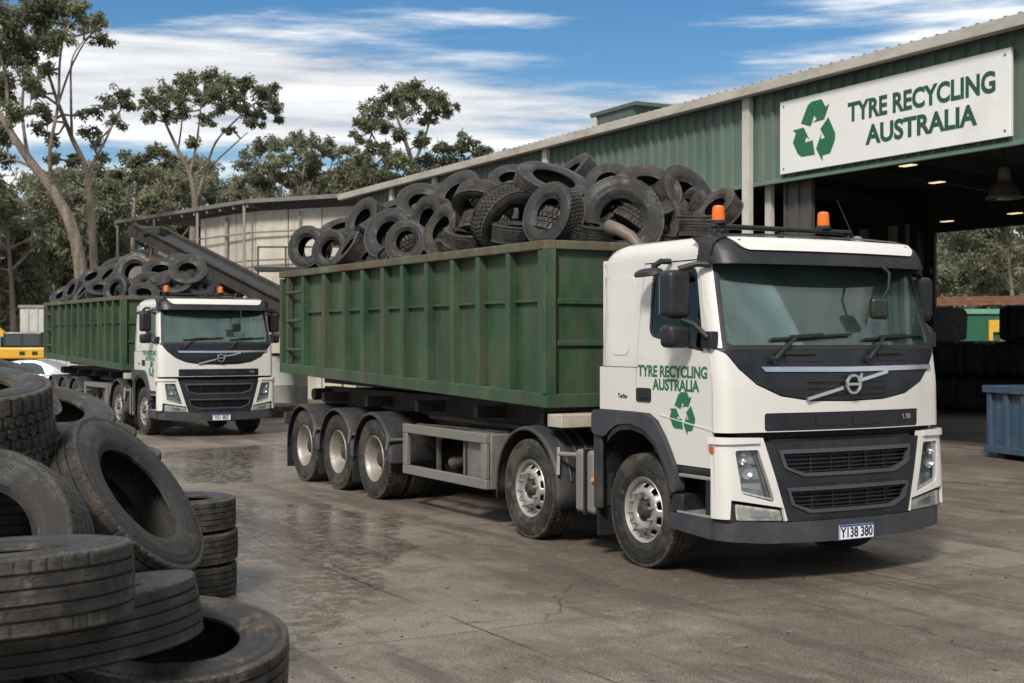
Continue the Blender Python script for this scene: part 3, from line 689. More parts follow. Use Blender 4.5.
    pb = MB(); pb.box(0.1375, 0.1405, -0.19, 0.21, 0.462, 0.478); pb.box(0.1375, 0.1405, -0.19, 0.21, 0.352, 0.358); pb.box(0.1375, 0.1402, -0.19, -0.184, 0.358, 0.462); pb.box(0.1375, 0.1402, 0.204, 0.21, 0.358, 0.462); P(pb, 'plate_border', plateblue, plo, smooth=0)
    text('lettering', 'Y138 380', 0.118, ink, plo, (0.139, 0.01, 0.409), (R(90), 0, R(90)), 0.80, 0.001, 0.003)
    # --- wipers
    for (y0, y1) in ((-0.78, 0.10), (0.24, 1.06)):
        xf = lambda y, z, o: (-fu(y, z, CAB) + o, y, z)
        w_ = MB(); w_.tube([xf(y0, 1.90, 0.04), xf(y0 + 0.1, 1.99, 0.05), xf(y0 + 0.27, 2.10, 0.035)], [0.022, 0.018, 0.012], 8)
        w_.bar(xf(y0 + 0.2, 2.095, 0.03), xf(y0 + 0.55, 2.115, 0.032), 0.022, 0.028); w_.lathe([(0, 0.03), (0.035, 0.03), (0.035, -0.02)], 10, Matrix.Translation(xf(y0, 1.90, 0.02)) @ Matrix.Rotation(R(90), 4, 'Y'))
        wo_ = P(w_, 'wiper', black)
        wb = MB(); n_ = 8
        for i in range(n_):
            a0 = y0 + 0.02 + (y1 - y0) * i / n_; a1 = y0 + 0.02 + (y1 - y0) * (i + 1) / n_
            wb.bar(xf(a0, 2.075 + 0.045 * i / n_, 0.008), xf(a1, 2.075 + 0.045 * (i + 1) / n_, 0.008), 0.02, 0.02)
        P(wb, 'wiper_blade', black, wo_)
    # --- mirrors
    for sg in (-1, 1):
        yo = sg * 1.44
        m_ = MB(); m_.add(*_rbox(-0.62, -0.43, yo - 0.12, yo + 0.11, 2.25, 2.665)); mo = P(m_, 'mirror', dgrey, bevel=0.055, seg=4)
        m2 = MB(); m2.add(*_rbox(-0.60, -0.42, yo - 0.12, yo + 0.11, 2.0, 2.20)); P(m2, 'lower_mirror', dgrey, mo, bevel=0.05, seg=4)
        mg = MB(); mg.box(-0.627, -0.624, yo - 0.09, yo + 0.08, 2.29, 2.62); mg.box(-0.607, -0.604, yo - 0.09, yo + 0.08, 2.03, 2.17); mg.build_each('mirror_glass', material('mirror_silver', (0.7, 0.72, 0.73), 0.04, metal=1.0, var=0.01), mo)
        ar = MB()
        ar.tube([(-0.34, sg * 1.20, 2.71), (-0.40, sg * 1.30, 2.715), (-0.50, sg * 1.42, 2.67)], [0.03, 0.026, 0.03], 8)
        P(ar, 'mirror_arm', black, mo); ar = MB()
        ar.tube([(-0.25, sg * 1.25, 2.08), (-0.24, sg * 1.31, 2.09), (-0.36, sg * 1.36, 2.20), (-0.48, sg * 1.40, 2.24)], [0.028, 0.026, 0.024, 0.03], 8)
        ar.add(*_rbox(-0.33, -0.19, sg * 1.275 - 0.04, sg * 1.275 + 0.04, 2.0, 2.14)); P(ar, 'mirror_arm', black, mo, bevel=0.008)
        kb = MB(); kb.lathe([(0, 0.045), (0.08, 0.04), (0.125, 0.02), (0.14, -0.01), (0.13, -0.02), (0, -0.02)], 20, Matrix.Translation((-0.98, sg * 1.39, 2.66)) @ Matrix.Rotation(R(sg * -12), 4, 'X') @ Matrix.Diagonal((1.25, 0.8, 1, 1)))
        kb.tube([(-0.86, sg * 1.24, 2.76), (-0.88, sg * 1.33, 2.76), (-0.95, sg * 1.37, 2.71)], 0.026, 8)
        P(kb, 'kerb_mirror', black)
    fm = MB(); fm.tube([(-0.06, 0.49, 2.73), (0.05, 0.48, 2.66), (0.07, 0.45, 2.52), (0.04, 0.40, 2.42)], 0.013, 8); fa = P(fm, 'front_mirror_arm', black)
    fd = MB(); fd.add(*_rbox(0.0, 0.07, 0.27, 0.47, 2.25, 2.44)); P(fd, 'front_mirror', material('mirror_shell', (0.010, 0.016, 0.011), 0.3), fa, bevel=0.038, seg=4)
    # --- wheel arches, steps
    ao = [(2.03, 1.18), (2.03, 1.405)] + [(1.35, 1.41), (1.12, 1.405), (0.995, 1.345), (0.875, 1.215), (0.785, 1.085), (0.72, 0.98), (0.68, 0.86), (0.675, 0.74)]
    ai = [(0.765, 0.74), (0.79, 0.86), (0.84, 0.97), (0.92, 1.08), (1.03, 1.19), (1.18, 1.27), (1.38, 1.305), (1.58, 1.29), (1.72, 1.23), (1.80, 1.16)]
    for sg in (-1, 1):
        a_ = MB(); sidep(a_, rpoly(ao + ai, 0.055, 3), off=0.045, th=0.10, sides=(sg,), rear=False)
        arch = P(a_, 'wheel_arch', bumperg, smooth=40, bevel=0.014, seg=3)
        lip = MB(); sidep(lip, [(p[0] - 0.03, p[1] - 0.0) for p in ai[::-1]] + [(p[0] + 0.055 * (1.3 - p[0]) * 0.9, p[1] - 0.055) for p in ai], off=0.03, th=0.12, sides=(sg,), rear=False); P(lip, 'arch_lip', dgrey, arch, smooth=40)
        rp = MB(); rp.box(-2.04, -1.90, sg * 1.27 - 0.02, sg * 1.27 + 0.02, 0.47, 1.17); rp.box(-2.04, -2.0, min(sg * 1.26, sg * .75), max(sg * 1.26, sg * .75), 0.47, 1.3)
        P(rp, 'arch_rear_panel', guard, arch, bevel=0.015)
        fl = MB(); fl.box(-2.03, -2.005, min(sg * 1.25, sg * .78), max(sg * 1.25, sg * .78), 0.2, 0.465); P(fl, 'mud_flap', black, arch)
        well = MB(); well.prism([(1.9, 0.8), (1.85, 1.02), (1.7, 1.18), (1.45, 1.26), (1.15, 1.24), (0.95, 1.12), (0.82, 0.95), (0.77, 0.7)], lambda u, z: (-u, sg * 1.22, z), lambda u, z: (-u, sg * 0.72, z)); well.f = [f for f in well.f if len(f) == 4 and f != well.f[-1]]
        P(well, 'arch_liner', black, arch)
        stp = MB(); stp.box(-0.76, -0.2, sg * 1.0 - 0.02, sg * 1.0 + 0.02, 0.55, 0.98)
        stp.box(-0.76, -0.60, min(sg * 1.30, sg * 1.0), max(sg * 1.30, sg * 1.0), 0.568, 0.735); stp.box(-0.30, -0.19, min(sg * 1.29, sg * 1.0), max(sg * 1.29, sg * 1.0), 0.58, 0.92)
        stp.box(-0.70, -0.19, min(sg * 1.285, sg * 1.0), max(sg * 1.285, sg * 1.0), 0.92, 0.975)
        sto = P(stp, 'step_well', dgrey, bevel=0.012)
        tr = MB(); tr.box(-0.66, -0.22, min(sg * 1.32, sg * 1.05), max(sg * 1.32, sg * 1.05), 0.572, 0.592); tr.box(-0.66, -0.22, min(sg * 1.30, sg * 1.06), max(sg * 1.30, sg * 1.06), 0.885, 0.915); tr.build_each('step_plate', silver, sto, bevel=0.005)
    # --- chassis, subframe, axles
    ch = MB()
    for y in (-0.42, 0.42): ch.box(-10.6, -0.4, y - 0.045, y + 0.045, 0.82, 1.1)
    for u in (2.3, 4.2, 5.5, 6.3, 8.0, 9.3, 10.55): ch.box(-u - 0.06, -u + 0.06, -0.42, 0.42, 0.85, 1.07)
    ch.box(-0.9, -0.3, -0.6, 0.6, 0.5, 1.0)
    P(ch, 'chassis_rails', chassisb, bevel=0.006)
    sf = MB()
    for y in (-0.55, 0.55): sf.box(-10.7, -2.5, y - 0.07, y + 0.07, 1.1, 1.36)
    for u in (3.5, 5.0, 6.6, 8.2, 9.8): sf.box(-u - 0.05, -u + 0.05, -1.0, 1.0, 1.16, 1.30)
    sf.tube([(-10.45, -0.9, 1.25), (-10.45, 0.9, 1.25)], 0.09, 12)
    P(sf, 'hook_frame', chassisb, bevel=0.006)
    cb = MB(); cb.box(-2.98, -2.70, -1.24, 1.24, 1.185, 1.315); P(cb, 'cross_beam', beige, bevel=0.008)
    ge = MB(); ge.tube([(-1.3, 0, 0.8), (-3.0, 0, 0.75)], 0.22, 14); ge.add(*_rbox(-2.6, -2.1, 0.45, 1.2, 0.4, 1.0)); ge.add(*_rbox(-6.2, -4.4, 0.6, 1.2, 0.45, 1.0))
    ge.tube([(-4.2, 0, 0.75), (-7.2, 0, 0.62)], 0.06, 10); ge.tube([(-4.4, -0.62, 0.86), (-6.3, -0.66, 0.92)], 0.09, 12); ge.tube([(-5.75, -1.1, 0.98), (-5.75, -1.1, 0.50)], 0.035, 8)
    ge.tube([(-5.2, -0.95, 1.0), (-5.25, -1.0, 0.66), (-5.55, -1.0, 0.6)], [0.05, 0.05, 0.08], 10); ge.tube([(-4.3, -0.75, 1.08), (-6.6, -0.8, 1.1)], 0.03, 8); ge.tube([(-4.3, -0.95, 1.03), (-6.6, -0.98, 1.0)], 0.022, 8)
    P(ge, 'driveline', material('greasy_steel', (0.035, 0.031, 0.027), 0.6, var=0.3, dirt=(0.12, 0.095, 0.07), dirt_amt=0.35, dirt_scale=5), smooth=40)
    # --- tank box, side guard with battery box
    for sg in (-1, 1):
        for u0, u1 in ((2.075, 2.225), (2.255, 2.43)):
            tk = MB(); tk.add(*_rbox(-u1, -u0, min(sg * 1.26, sg * .8), max(sg * 1.26, sg * .8), 0.385, 1.0)); P(tk, 'air_tank', alu, bevel=0.045, seg=4)
        st_ = MB(); st_.box(-2.254, -2.226, min(sg * 1.268, sg * .8), max(sg * 1.268, sg * .8), 0.375, 1.01); P(st_, 'tank_strap', black)
        om = MB(); om.lathe([(0, 0.02), (0.02, 0.016), (0.026, 0.0)], 12, Matrix.Translation((-2.08, sg * 1.265, 0.72)) @ Matrix.Rotation(R(90 * -sg), 4, 'X')); P(om, 'side_marker', orangelens)
        sgd = MB(); y = sg * 1.245
        for z in (0.475, 0.98): sgd.box(-6.42, -4.245, y - 0.03, y + 0.03, z - 0.055, z + 0.055)
        for u in (6.36, 4.31): sgd.box(-u - 0.06, -u + 0.06, y - 0.027, y + 0.027, 0.531, 0.924)
        P(sgd, 'side_guard', alu, bevel=0.008)
        bx_ = MB(); bx_.box(-4.25, -4.22, min(sg * 1.22, sg * .55), max(sg * 1.22, sg * .55), 0.42, 1.03); bx_.box(-5.0, -4.25, min(sg * 1.21, sg * .6), max(sg * 1.21, sg * .6), 0.93, 1.02); bx_.box(-4.95, -4.30, min(sg * 1.19, sg * .7), max(sg * 1.19, sg * .7), 0.46, 0.925)
        bo = P(bx_, 'battery_box', material('box_grey', (0.16, 0.155, 0.145), 0.55, metal=0.2, dirt=(0.08, 0.065, 0.05), dirt_amt=0.35, dirt_scale=4), bevel=0.012)
        bs = MB()
        for u in (4.42, 4.86): bs.box(-u - 0.03, -u + 0.03, min(sg * 1.20, sg * 1.1), max(sg * 1.20, sg * 1.1), 0.45, 0.94)
        bs.build_each('box_strap', black, bo, bevel=0.01)
    # --- mudguards
    def guard_mb(ua, rad, y0, y1, zf, zr):
        th = 0.022; n_ = 20; mb = MB()
        cs = [(y0, -0.035), (y0 * 0.985 + y1 * 0.015, -0.01), (y0 * 0.94 + y1 * 0.06, 0.0), (y1, 0.0)]
        path = [(-(ua - rad), zf)] + [(-(ua - rad * math.cos(math.pi * i / n_)), 0.52 + rad * math.sin(math.pi * i / n_)) for i in range(n_ + 1)] + [(-(ua + rad), zr)]
        ctr = Vector((-ua, 0.52)); vs = []
        for p in path:
            d = Vector((p[0] + ua, max(0, p[1] - 0.52)));  d = d.normalized() if d.length > 1e-6 else Vector((1, 0))
            for (y, o) in cs: vs.append((p[0] + d.x * o, y, p[1] + d.y * o))
        kk = len(cs)
        fs = [(i * kk + j, i * kk + j + 1, (i + 1) * kk + j + 1, (i + 1) * kk + j) for i in range(len(path) - 1) for j in range(kk - 1)]
        return mb.add(vs, fs)
    A5 = (1.284, 3.339, 7.382, 8.631, 9.922)
    for sg in (-1, 1):
        g2 = guard_mb(3.339, 0.645, sg * 1.29, sg * 0.68, 0.38, 0.36); go = P(g2, 'mudguard', guard, smooth=50, solid=0.02)
        gb = MB(); gb.tube([(-2.30, sg * 1.1, 0.93), (-2.72, sg * 1.27, 0.93)], 0.024, 8); gb.bar((-2.73, sg * 1.255, 0.99), (-2.69, sg * 1.285, 0.72), 0.03, 0.05); P(gb, 'guard_bracket', alu, go)
        rb = MB()
        for q in (0.25, 0.5, 0.75):
            yy = sg * (1.27 - 0.55 * q)
            rb.tube([(-(3.339 - 0.665 * math.cos(math.pi * i / 16)), yy, 0.52 + 0.652 * math.sin(math.pi * i / 16)) for i in range(1, 16)], 0.011, 6)
        P(rb, 'guard_rib', guard, go)
        for a in A5[2:]:
            g_ = guard_mb(a, 0.605, sg * 1.29, sg * 0.62, 0.50, 0.50); go = P(g_, 'mudguard', guard, smooth=50, solid=0.02)
            fl = MB(); fl.box(-a - 0.622, -a - 0.598, min(sg * 1.28, sg * .65), max(sg * 1.28, sg * .65), 0.17, 0.53); P(fl, 'mud_flap', black, go)
            gb = MB(); gb.tube([(-a + 0.56, sg * 1.0, 0.80), (-a + 0.60, sg * 1.30, 0.80)], 0.022, 8); gb.bar((-a + 0.60, sg * 1.30, 0.84), (-a + 0.56, sg * 1.305, 0.68), 0.03, 0.035); P(gb, 'guard_bracket', alu, go)
    tl = MB()
    for y in (-1.05, 1.05): tl.add(*_rbox(-10.78, -10.70, y - 0.2, y + 0.2, 0.82, 0.96))
    tl.build_each('tail_light', redlens, root, bevel=0.01)
    tb = MB(); tb.box(-10.70, -10.62, -1.27, 1.27, 0.80, 0.98); P(tb, 'tail_beam', chassisb)
    # --- wheels
    hole = lambda j, i: i in (6, 7) and j % 6 in (1, 2, 3)
    def steer_wheel(u, sg):
        rot = Matrix.Translation((-u, sg * 1.105, 0.52)) @ Matrix.Rotation(R(90 * (1 if sg < 0 else -1)), 4, 'X')
        rm = MB(); rm.lathe([(0.289, -0.11), (0.285, -0.08), (0.272, -0.07), (0.268, 0.07), (0.285, 0.10), (0.302, 0.125), (0.296, 0.135), (0.268, 0.112), (0.262, 0.075), (0.25, 0.06)], 60, rot)
        wh = P(rm, 'wheel', silver, smooth=35)
        dk = MB(); pr = [(0.263, 0.072), (0.252, 0.070), (0.240, 0.082), (0.228, 0.096), (0.205, 0.116), (0.19, 0.128), (0.172, 0.135), (0.155, 0.135), (0.135, 0.132), (0.115, 0.118), (0.10, 0.09)]
        dk.lathe(pr, 60, rot, skip=lambda j, i: i in (2, 3) and j % 6 in (1, 2, 3)); P(dk, 'rim', silver, wh, smooth=35, solid=0.012)
        bk = MB(); bk.lathe([(0.262, 0.02), (0.0, 0.02)], 30, rot); P(bk, 'brake_drum', black, wh)
        hb = MB(); hb.lathe([(0.115, 0.08), (0.115, 0.10), (0.085, 0.115), (0.085, 0.125), (0.05, 0.165), (0.0, 0.17)], 24, rot); P(hb, 'hub', chassisb, wh, smooth=40)
        nu = MB()
        for j in range(10):
            a = 2 * math.pi * j / 10 + 0.2
            nu.lathe([(0.017, 0.13), (0.017, 0.165), (0.012, 0.19), (0.0, 0.192)], 8, rot @ Matrix.Translation((0.167 * math.cos(a), 0.167 * math.sin(a), 0)))
        P(nu, 'wheel_nuts', rimsteel, wh, smooth=40)
        ty = bpy.data.objects.new('wheel_tyre', TY['wheel']); C.objects.link(ty); ty.parent = wh; ty.matrix_local = rot @ Matrix.Diagonal((1.04, 1.04, 1.04, 1))
    def dual_wheel(u, sg):
        rot = Matrix.Translation((-u, sg * 1.105, 0.52)) @ Matrix.Rotation(R(90 * (1 if sg < 0 else -1)), 4, 'X')
        rm = MB(); rm.lathe([(0.289, -0.11), (0.285, -0.08), (0.27, -0.05), (0.275, 0.07), (0.288, 0.10), (0.303, 0.128), (0.295, 0.137), (0.272, 0.115), (0.262, 0.08), (0.252, 0.045), (0.238, -0.02), (0.232, -0.05), (0.215, -0.072), (0.195, -0.078), (0.115, -0.078), (0.11, -0.06)], 48, rot)
        wh = P(rm, 'wheel', rimsteel, smooth=40)
        hb = MB(); hb.lathe([(0.125, -0.08), (0.125, 0.02), (0.10, 0.05), (0.06, 0.06), (0, 0.062)], 24, rot); P(hb, 'hub', chassisb, wh, smooth=40)
        nu = MB()
        for j in range(10):
            a = 2 * math.pi * j / 10
            nu.lathe([(0.017, -0.08), (0.017, -0.045), (0.01, -0.03), (0, -0.03)], 8, rot @ Matrix.Translation((0.167 * math.cos(a), 0.167 * math.sin(a), 0)))
        P(nu, 'wheel_nuts', rimsteel, wh, smooth=40)
        for zz in (0, -0.35):
            ty = bpy.data.objects.new('wheel_tyre', TY['wheel']); C.objects.link(ty); ty.parent = wh; ty.matrix_local = rot @ Matrix.Translation((0, 0, zz)) @ Matrix.Diagonal((1.04, 1.04, 1.0, 1))
    for sg in (-1, 1):
        for a in A5[:2]: steer_wheel(a, sg)
        for a in A5[2:]: dual_wheel(a, sg)
    ax = MB()
    for a in A5: ax.tube([(-a, -1.0, 0.52), (-a, 1.0, 0.52)], 0.075 if a < 5 else 0.11, 10)
    for a in A5[2:]: ax.lathe([(0.0, -0.24), (0.14, -0.2), (0.24, 0), (0.14, 0.2), (0, 0.24)], 14, Matrix.Translation((-a, 0, 0.56)))
    ax.build_each('axle', chassisb, root, smooth=40)
    return root
def _rbox(x0, x1, y0, y1, z0, z1):
    vs = [(x, y, z) for z in (z0, z1) for y in (y0, y1) for x in (x0, x1)]
    return vs, [(0, 2, 3, 1), (4, 5, 7, 6), (0, 1, 5, 4), (2, 6, 7, 3), (0, 4, 6, 2), (1, 3, 7, 5)]

truck = make_truck()
tag(truck, 'white rigid truck with green door lettering carrying the nearer, larger-looking green tyre bin', 'truck', 'white recycling trucks')
truck2 = copy_tree(truck)
for c_ in kids(truck2):
    if c_.name.startswith('exhaust'): bpy.data.objects.remove(c_); continue
    if c_.name.startswith('number_plate'):
        for d_ in kids(c_):
            if d_.name.startswith('lettering'):
                bpy.data.objects.remove(d_); text('lettering', 'VS1 803', 0.118, ink, c_, (0.139, 0.01, 0.409), (R(90), 0, R(90)), 0.80, 0.001, 0.003); break
TR2 = at(214, 420, 30.4); TR2.z = 0
truck['label'] = 'white recycling truck standing across the middle of the yard, its green door lettering clearly readable'
FW, LT = Vector((T_S, -T_C, 0)), Vector((T_C, T_S, 0))
YAW2 = YAW + R(2)
FW2, LT2 = Vector((math.cos(YAW2), math.sin(YAW2), 0)), Vector((-math.sin(YAW2), math.cos(YAW2), 0))
w_ = at(144, 434, 29.5); w_.z = 0
O2 = w_ + FW2 * 1.284 + LT2 * 1.25
truck2.rotation_euler = (0, 0, YAW2)
truck2.location = O2
truck2['label'] = 'white recycling truck farther off, parked between the leaning gum trees and the dark conveyor'
O1 = truck.location.copy()

# ------------------------------------------------------------------ tyre bins on the trucks
BW = 1.28
RIBS = [0.075, 0.79, 1.48, 2.11, 2.80, 3.49, 4.09, 4.74, 5.38, 6.13, 6.95]
BL, BH0, BH1 = 7.90, 1.708, 1.729
def bz(u): return 0.20 * u / BL
def make_bin():
    root = empty('skip_bin', O1 + FW * -2.96 + Vector((0, 0, 1.376)), YAW)
    sides = MB()
    for sg in (-1, 1):
        y = sg * (BW - 0.105)
        n_ = 24
        for i in range(n_):
            u0, u1 = BL * i / n_, BL * (i + 1) / n_
            vs = [(-u, y + o * sg, z) for o in (0, -0.05) for u, z in ((u0, bz(u0)), (u1, bz(u1)), (u1, 1.70), (u0, 1.70))]
            sides.add(vs, [(0, 1, 2, 3), (7, 6, 5, 4), (0, 4, 5, 1), (2, 6, 7, 3)])
    sides.add([(-0.03, -BW + .08, 0), (-0.03, BW - .08, 0), (-0.03, BW - .08, 1.70), (-0.03, -BW + .08, 1.70), (-0.08, -BW + .08, 0), (-0.08, BW - .08, 0), (-0.08, BW - .08, 1.70), (-0.08, -BW + .08, 1.70)], [(0, 1, 2, 3), (7, 6, 5, 4)])
    x = -BL + 0.03
    sides.box(x - 0.05, x, -BW + .08, BW - .08, 0.2, 1.70)
    sides.add([(0, -BW + .1, 0.05), (0, BW - .1, 0.05), (-BL, BW - .1, 0.24), (-BL, -BW + .1, 0.24), (0, -BW + .1, 0.0), (0, BW - .1, 0.0), (-BL, BW - .1, 0.19), (-BL, -BW + .1, 0.19)], [(0, 1, 2, 3), (7, 6, 5, 4)])
    sides.build('bin_wall', green, root, smooth=0)
    for i, u in enumerate(RIBS):
        for sg in (-1, 1):
            m_ = MB(); y0, y1 = sorted((sg * (BW - 0.108), sg * BW)); wd = 0.075 if i == 0 else 0.045
            m_.box(-u - wd, -u + wd, y0, y1, bz(u) + 0.14, 1.62); m_.build('rib', green, root, smooth=0, bevel=0.008)
    for sg in (-1, 1):
        hr = MB()
        for a, b_ in zip(RIBS, RIBS[1:]):
            y0, y1 = sorted((sg * (BW - 0.106), sg * (BW - 0.065)))
            hr.box(-b_ + 0.045, -a - 0.045, y0, y1, 1.085, 1.115)
        hr.build('pressed_rail', green, root, smooth=0, bevel=0.005)
    for sg in (-1, 1):
        y0, y1 = sorted((sg * (BW - 0.12), sg * (BW + 0.012)))
        tr = MB(); tr.add([(x_, y, z) for z0_, in ((0,),) for x_, zz in ((0.03, 1.615), (-BL - 0.02, 1.635)) for y in (y0, y1) for z in (zz, zz + 0.095)],
                          [(0, 1, 3, 2), (4, 6, 7, 5), (0, 4, 5, 1), (2, 3, 7, 6), (1, 5, 7, 3), (0, 2, 6, 4)])
        tr.build('top_rail', greenrust, root, smooth=0, bevel=0.012)
        br = MB(); br.add([(x_, y, z) for x_, zz in ((0.01, 0.0), (-BL, 0.2)) for y in (y0 + 0.004, y1 - 0.004) for z in (zz, zz + 0.145)],
                          [(0, 1, 3, 2), (4, 6, 7, 5), (0, 4, 5, 1), (2, 3, 7, 6), (1, 5, 7, 3), (0, 2, 6, 4)])
        br.build('bottom_rail', green, root, smooth=0, bevel=0.01)
        ru = MB()
        for z in (0.55, 0.98, 1.40): ru.box(-BL + 0.07, -RIBS[-1] - 0.05, y0 + 0.02, y1 - 0.002, z - 0.02, z + 0.02) if False else ru.tube([(-BL + 0.3, sg * BW, z), (-RIBS[-1] - 0.02, sg * BW, z)], 0.02, 8)
        ru.box(-BL + 0.27, -BL + 0.36, *sorted((sg * (BW - .07), sg * BW)), 0.34, 1.62)
        ru.box(-BL + 0.0, -BL + 0.08, *sorted((sg * (BW - .07), sg * (BW + .005))), 0.20, 1.62)
        ru.build('ladder_rung', green, root)
    fe = MB()
    for zz in (1.09, 0.66): fe.box(-0.03, 0.0, -BW + .15, BW - .15, zz - 0.03, zz + 0.03)
    for y in (-0.42, 0.42): fe.box(-0.03, 0.025, y - 0.05, y + 0.05, 0.14, 1.62)
    for y in (-BW + 0.05, BW - 0.05): fe.box(-0.035, 0.03, y - 0.07, y + 0.07, 0.14, 1.62)
    fe.box(-0.035, 0.03, -BW, BW, 0.0, 0.14)
    fe.build('front_frame', green, root, smooth=0, bevel=0.008)
    ft = MB(); ft.box(-0.05, 0.035, -BW + 0.121, BW - 0.121, 1.62, 1.712); ft.box(-BL - 0.02, -BL + .07, -BW + 0.121, BW - 0.121, 1.64, 1.73); ft.build_each('end_rail', greenrust, root, smooth=0, bevel=0.01)
    hk = MB(); hk.tube([(0.03, -0.12, 1.3), (0.2, -0.12, 1.36), (0.2, 0.12, 1.36), (0.03, 0.12, 1.3)], 0.035, 8); hk.build('hook_bar', green, root)
    sk = MB()
    for y in (-0.5, 0.5): sk.add([(x_, yy, z) for x_, zz in ((-0.1, -0.012), (-BL, 0.03)) for yy in (y - .06, y + .06) for z in (zz, zz + (0.05 if x_ > -1 else 0.17))], [(0, 1, 3, 2), (4, 6, 7, 5), (0, 4, 5, 1), (2, 3, 7, 6), (1, 5, 7, 3), (0, 2, 6, 4)])
    sk.build_each('skid_rail', chassisb, root, smooth=0)
    return root
bin1 = make_bin()
tag(bin1, 'long ribbed green tyre bin with rusty top rail on the truck in mid yard', 'skip bin', 'green skip bins')
bin2 = copy_tree(bin1)
bin2.rotation_euler = (0, 0, YAW2)
bin2.location = O2 + FW2 * -2.96 + Vector((0, 0, 1.376))
bin2['label'] = 'faded green ribbed tyre bin on the farther truck near the gum trees'

FRONT_U = 3.5
class Frame:
    """places things by where they lie on a plane y = const of a rotated local frame"""
    def __init__(s, org, fw, lt): s.o, s.f, s.l = Vector(org), Vector(fw), Vector(lt)
    def hit(s, px, py, y, inside=False):
        k = (px - 512) / F_PX; b = s.o + s.l * y
        x = (k * b.y - b.x) / (s.f.x - k * s.f.y); p = b + s.f * x
        if inside and -x < FRONT_U and y < 0.85: return s.hit(px, py, y + 0.05, True)
        return Vector((p.x, p.y, CAM_H - (py - HOR) / F_PX * p.y))
B1 = Frame((O1.x, O1.y, 0), FW, LT)
B2 = Frame((O2.x, O2.y, 0), FW2, LT2)
def vn(n): return (n[0], -n[1], n[2])                    # right, towards the camera, up
LOAD1 = 'tyres heaped in the big green bin'
G1 = 'in the big green bin'
for px, py, y, dpx, n, kind, lab in [
    (310, 248, -0.9, 39, (-.45, .85, .12), 'car', 'upright tyre at the rear end of the load in the big green bin'),
    (333, 250, -0.95, 36, (-.40, .88, .05), 'car_bent', 'squashed upright tyre second from the rear of the big green bin'),
    (367, 222, -0.5, 42, (-.62, .62, .35), 'van', 'block tread tyre propped high near the rear of the big bin load'),
    (352, 250, -0.95, 38, (-.75, .35, .55), 'car', 'tyre lying tread outward between the two rear upright tyres and the heap'),
    (374, 240, -0.7, 40, (-.70, .30, -.5), 'car_bent', 'dark folded tyre leaning under the high rear tyre'),
    (391, 236, -0.75, 48, (-.45, .80, .32), 'car', 'large thin ring tyre a third of the way along the big bin'),
    (408, 243, -0.98, 40, (-.28, .92, .2), 'van', 'tyre facing out just above the rail at a third of the big bin'),
    (421, 207, -0.2, 45, (.05, .78, .6), 'car', 'tyre forming an open arch on the crest left of the heap top'),
    (432, 222, -0.6, 46, (-.72, .62, .12), 'car', 'narrow edge turned tyre with a lump in its hole'),
    (446, 231, -0.9, 46, (-.72, .66, .2), 'flat', 'brownish edge turned tyre standing on the rail at mid bin'),
    (460, 199, -0.2, 52, (-.5, .62, .52), 'car', 'tyre tilted back on the crest above the brownish tyre'),
    (483, 206, -0.65, 56, (-.30, .55, -.72), 'rib_worn', 'heavy smooth tyre with its tread turned up at mid load'),
    (466, 239, -1.0, 38, (.1, .3, .95), 'flat', 'tyre lying flat on the rail at mid bin'),
    (508, 221, -0.75, 64, (.45, .72, -.42), 'van', 'big ribbed tyre leaning under the topmost tyre'),
    (552, 186, -0.25, 72, (.25, .42, .80), 'rib', 'topmost tyre of the big heap, lying tilted with its hole showing'),
    (554, 216, -1.0, 58, (-.68, .70, .22), 'van', 'tyre with pale worn tread standing on the front corner of the bin'),
    (622, 222, -0.55, 78, (-.18, .97, .12), 'van', 'large tyre facing out behind the cab around the exhaust pipe'),
    (664, 224, 0.1, 54, (-.62, .55, .12), 'car', 'tyre tucked behind the large one beside the cab roof'),
    (608, 184, 0.5, 40, (-.25, .7, .6), 'car', 'small holed tyre at the back of the crest above the cab'),
    (647, 195, 0.25, 64, (.12, .80, .60), 'rib', 'wide tyre tilted up on the crest behind the cab'),
    (683, 200, 0.7, 60, (.55, .72, .45), 'car', 'tyre sloping down at the front end of the crest'),
    (684, 213, 0.3, 46, (-.62, .25, .60), 'flat', 'tyre with tread up wedged below the sloping crest tyre'),
    (718, 211, 0.95, 44, (-.55, .40, .6), 'car', 'farthest front tyre of the big load, right over the rear amber beacon'),
    (516, 233, -0.95, 44, (.05, .25, 1), 'car', 'tyre lying flat just over the rail near the front corner'),
    (702, 226, 0.4, 50, (0, .1, 1), 'car', 'flat tyre level with the cab roof behind the amber beacon'),
    (510, 182, 0.55, 38, (-.1, .6, .7), 'car', 'dark tyre peeping over the back of the crest beside the topmost tyre'),
    (394, 214, 0.1, 36, (-.3, .5, .8), 'car', 'tyre half hidden behind the rear crest'),
    (343, 231, 0.0, 38, (-.2, .4, .85), 'car', 'tyre lying low behind the upright rear tyres'),
    (450, 200, 0.6, 40, (.2, .5, .8), 'car', 'tyre behind the crest at mid load, only its rim top seen'),
    (575, 176, 0.8, 44, (-.6, .3, .6), 'car', 'tyre behind and right of the topmost tyre'),
    (640, 205, 0.9, 60, (.1, .7, .6), 'car', 'tyre deep behind the wide tilted crest tyre'),
    (585, 232, -0.75, 52, (.1, .25, 1), 'flat', 'tyre lying under the large tyre by the exhaust pipe')]:
    p = B1.hit(px, py, y, True); D = 1.08 * dpx / F_PX * p.y
    tyre(kind, p, D, vn(n), lab, LOAD1, width=1.0 if kind != 'rib' else 0.9, mat=TYMATS[rnd.choice((0, 2, 2, 3, 1, 2))])
lab = 'tyre buried in the middle of the heap in the big green bin'
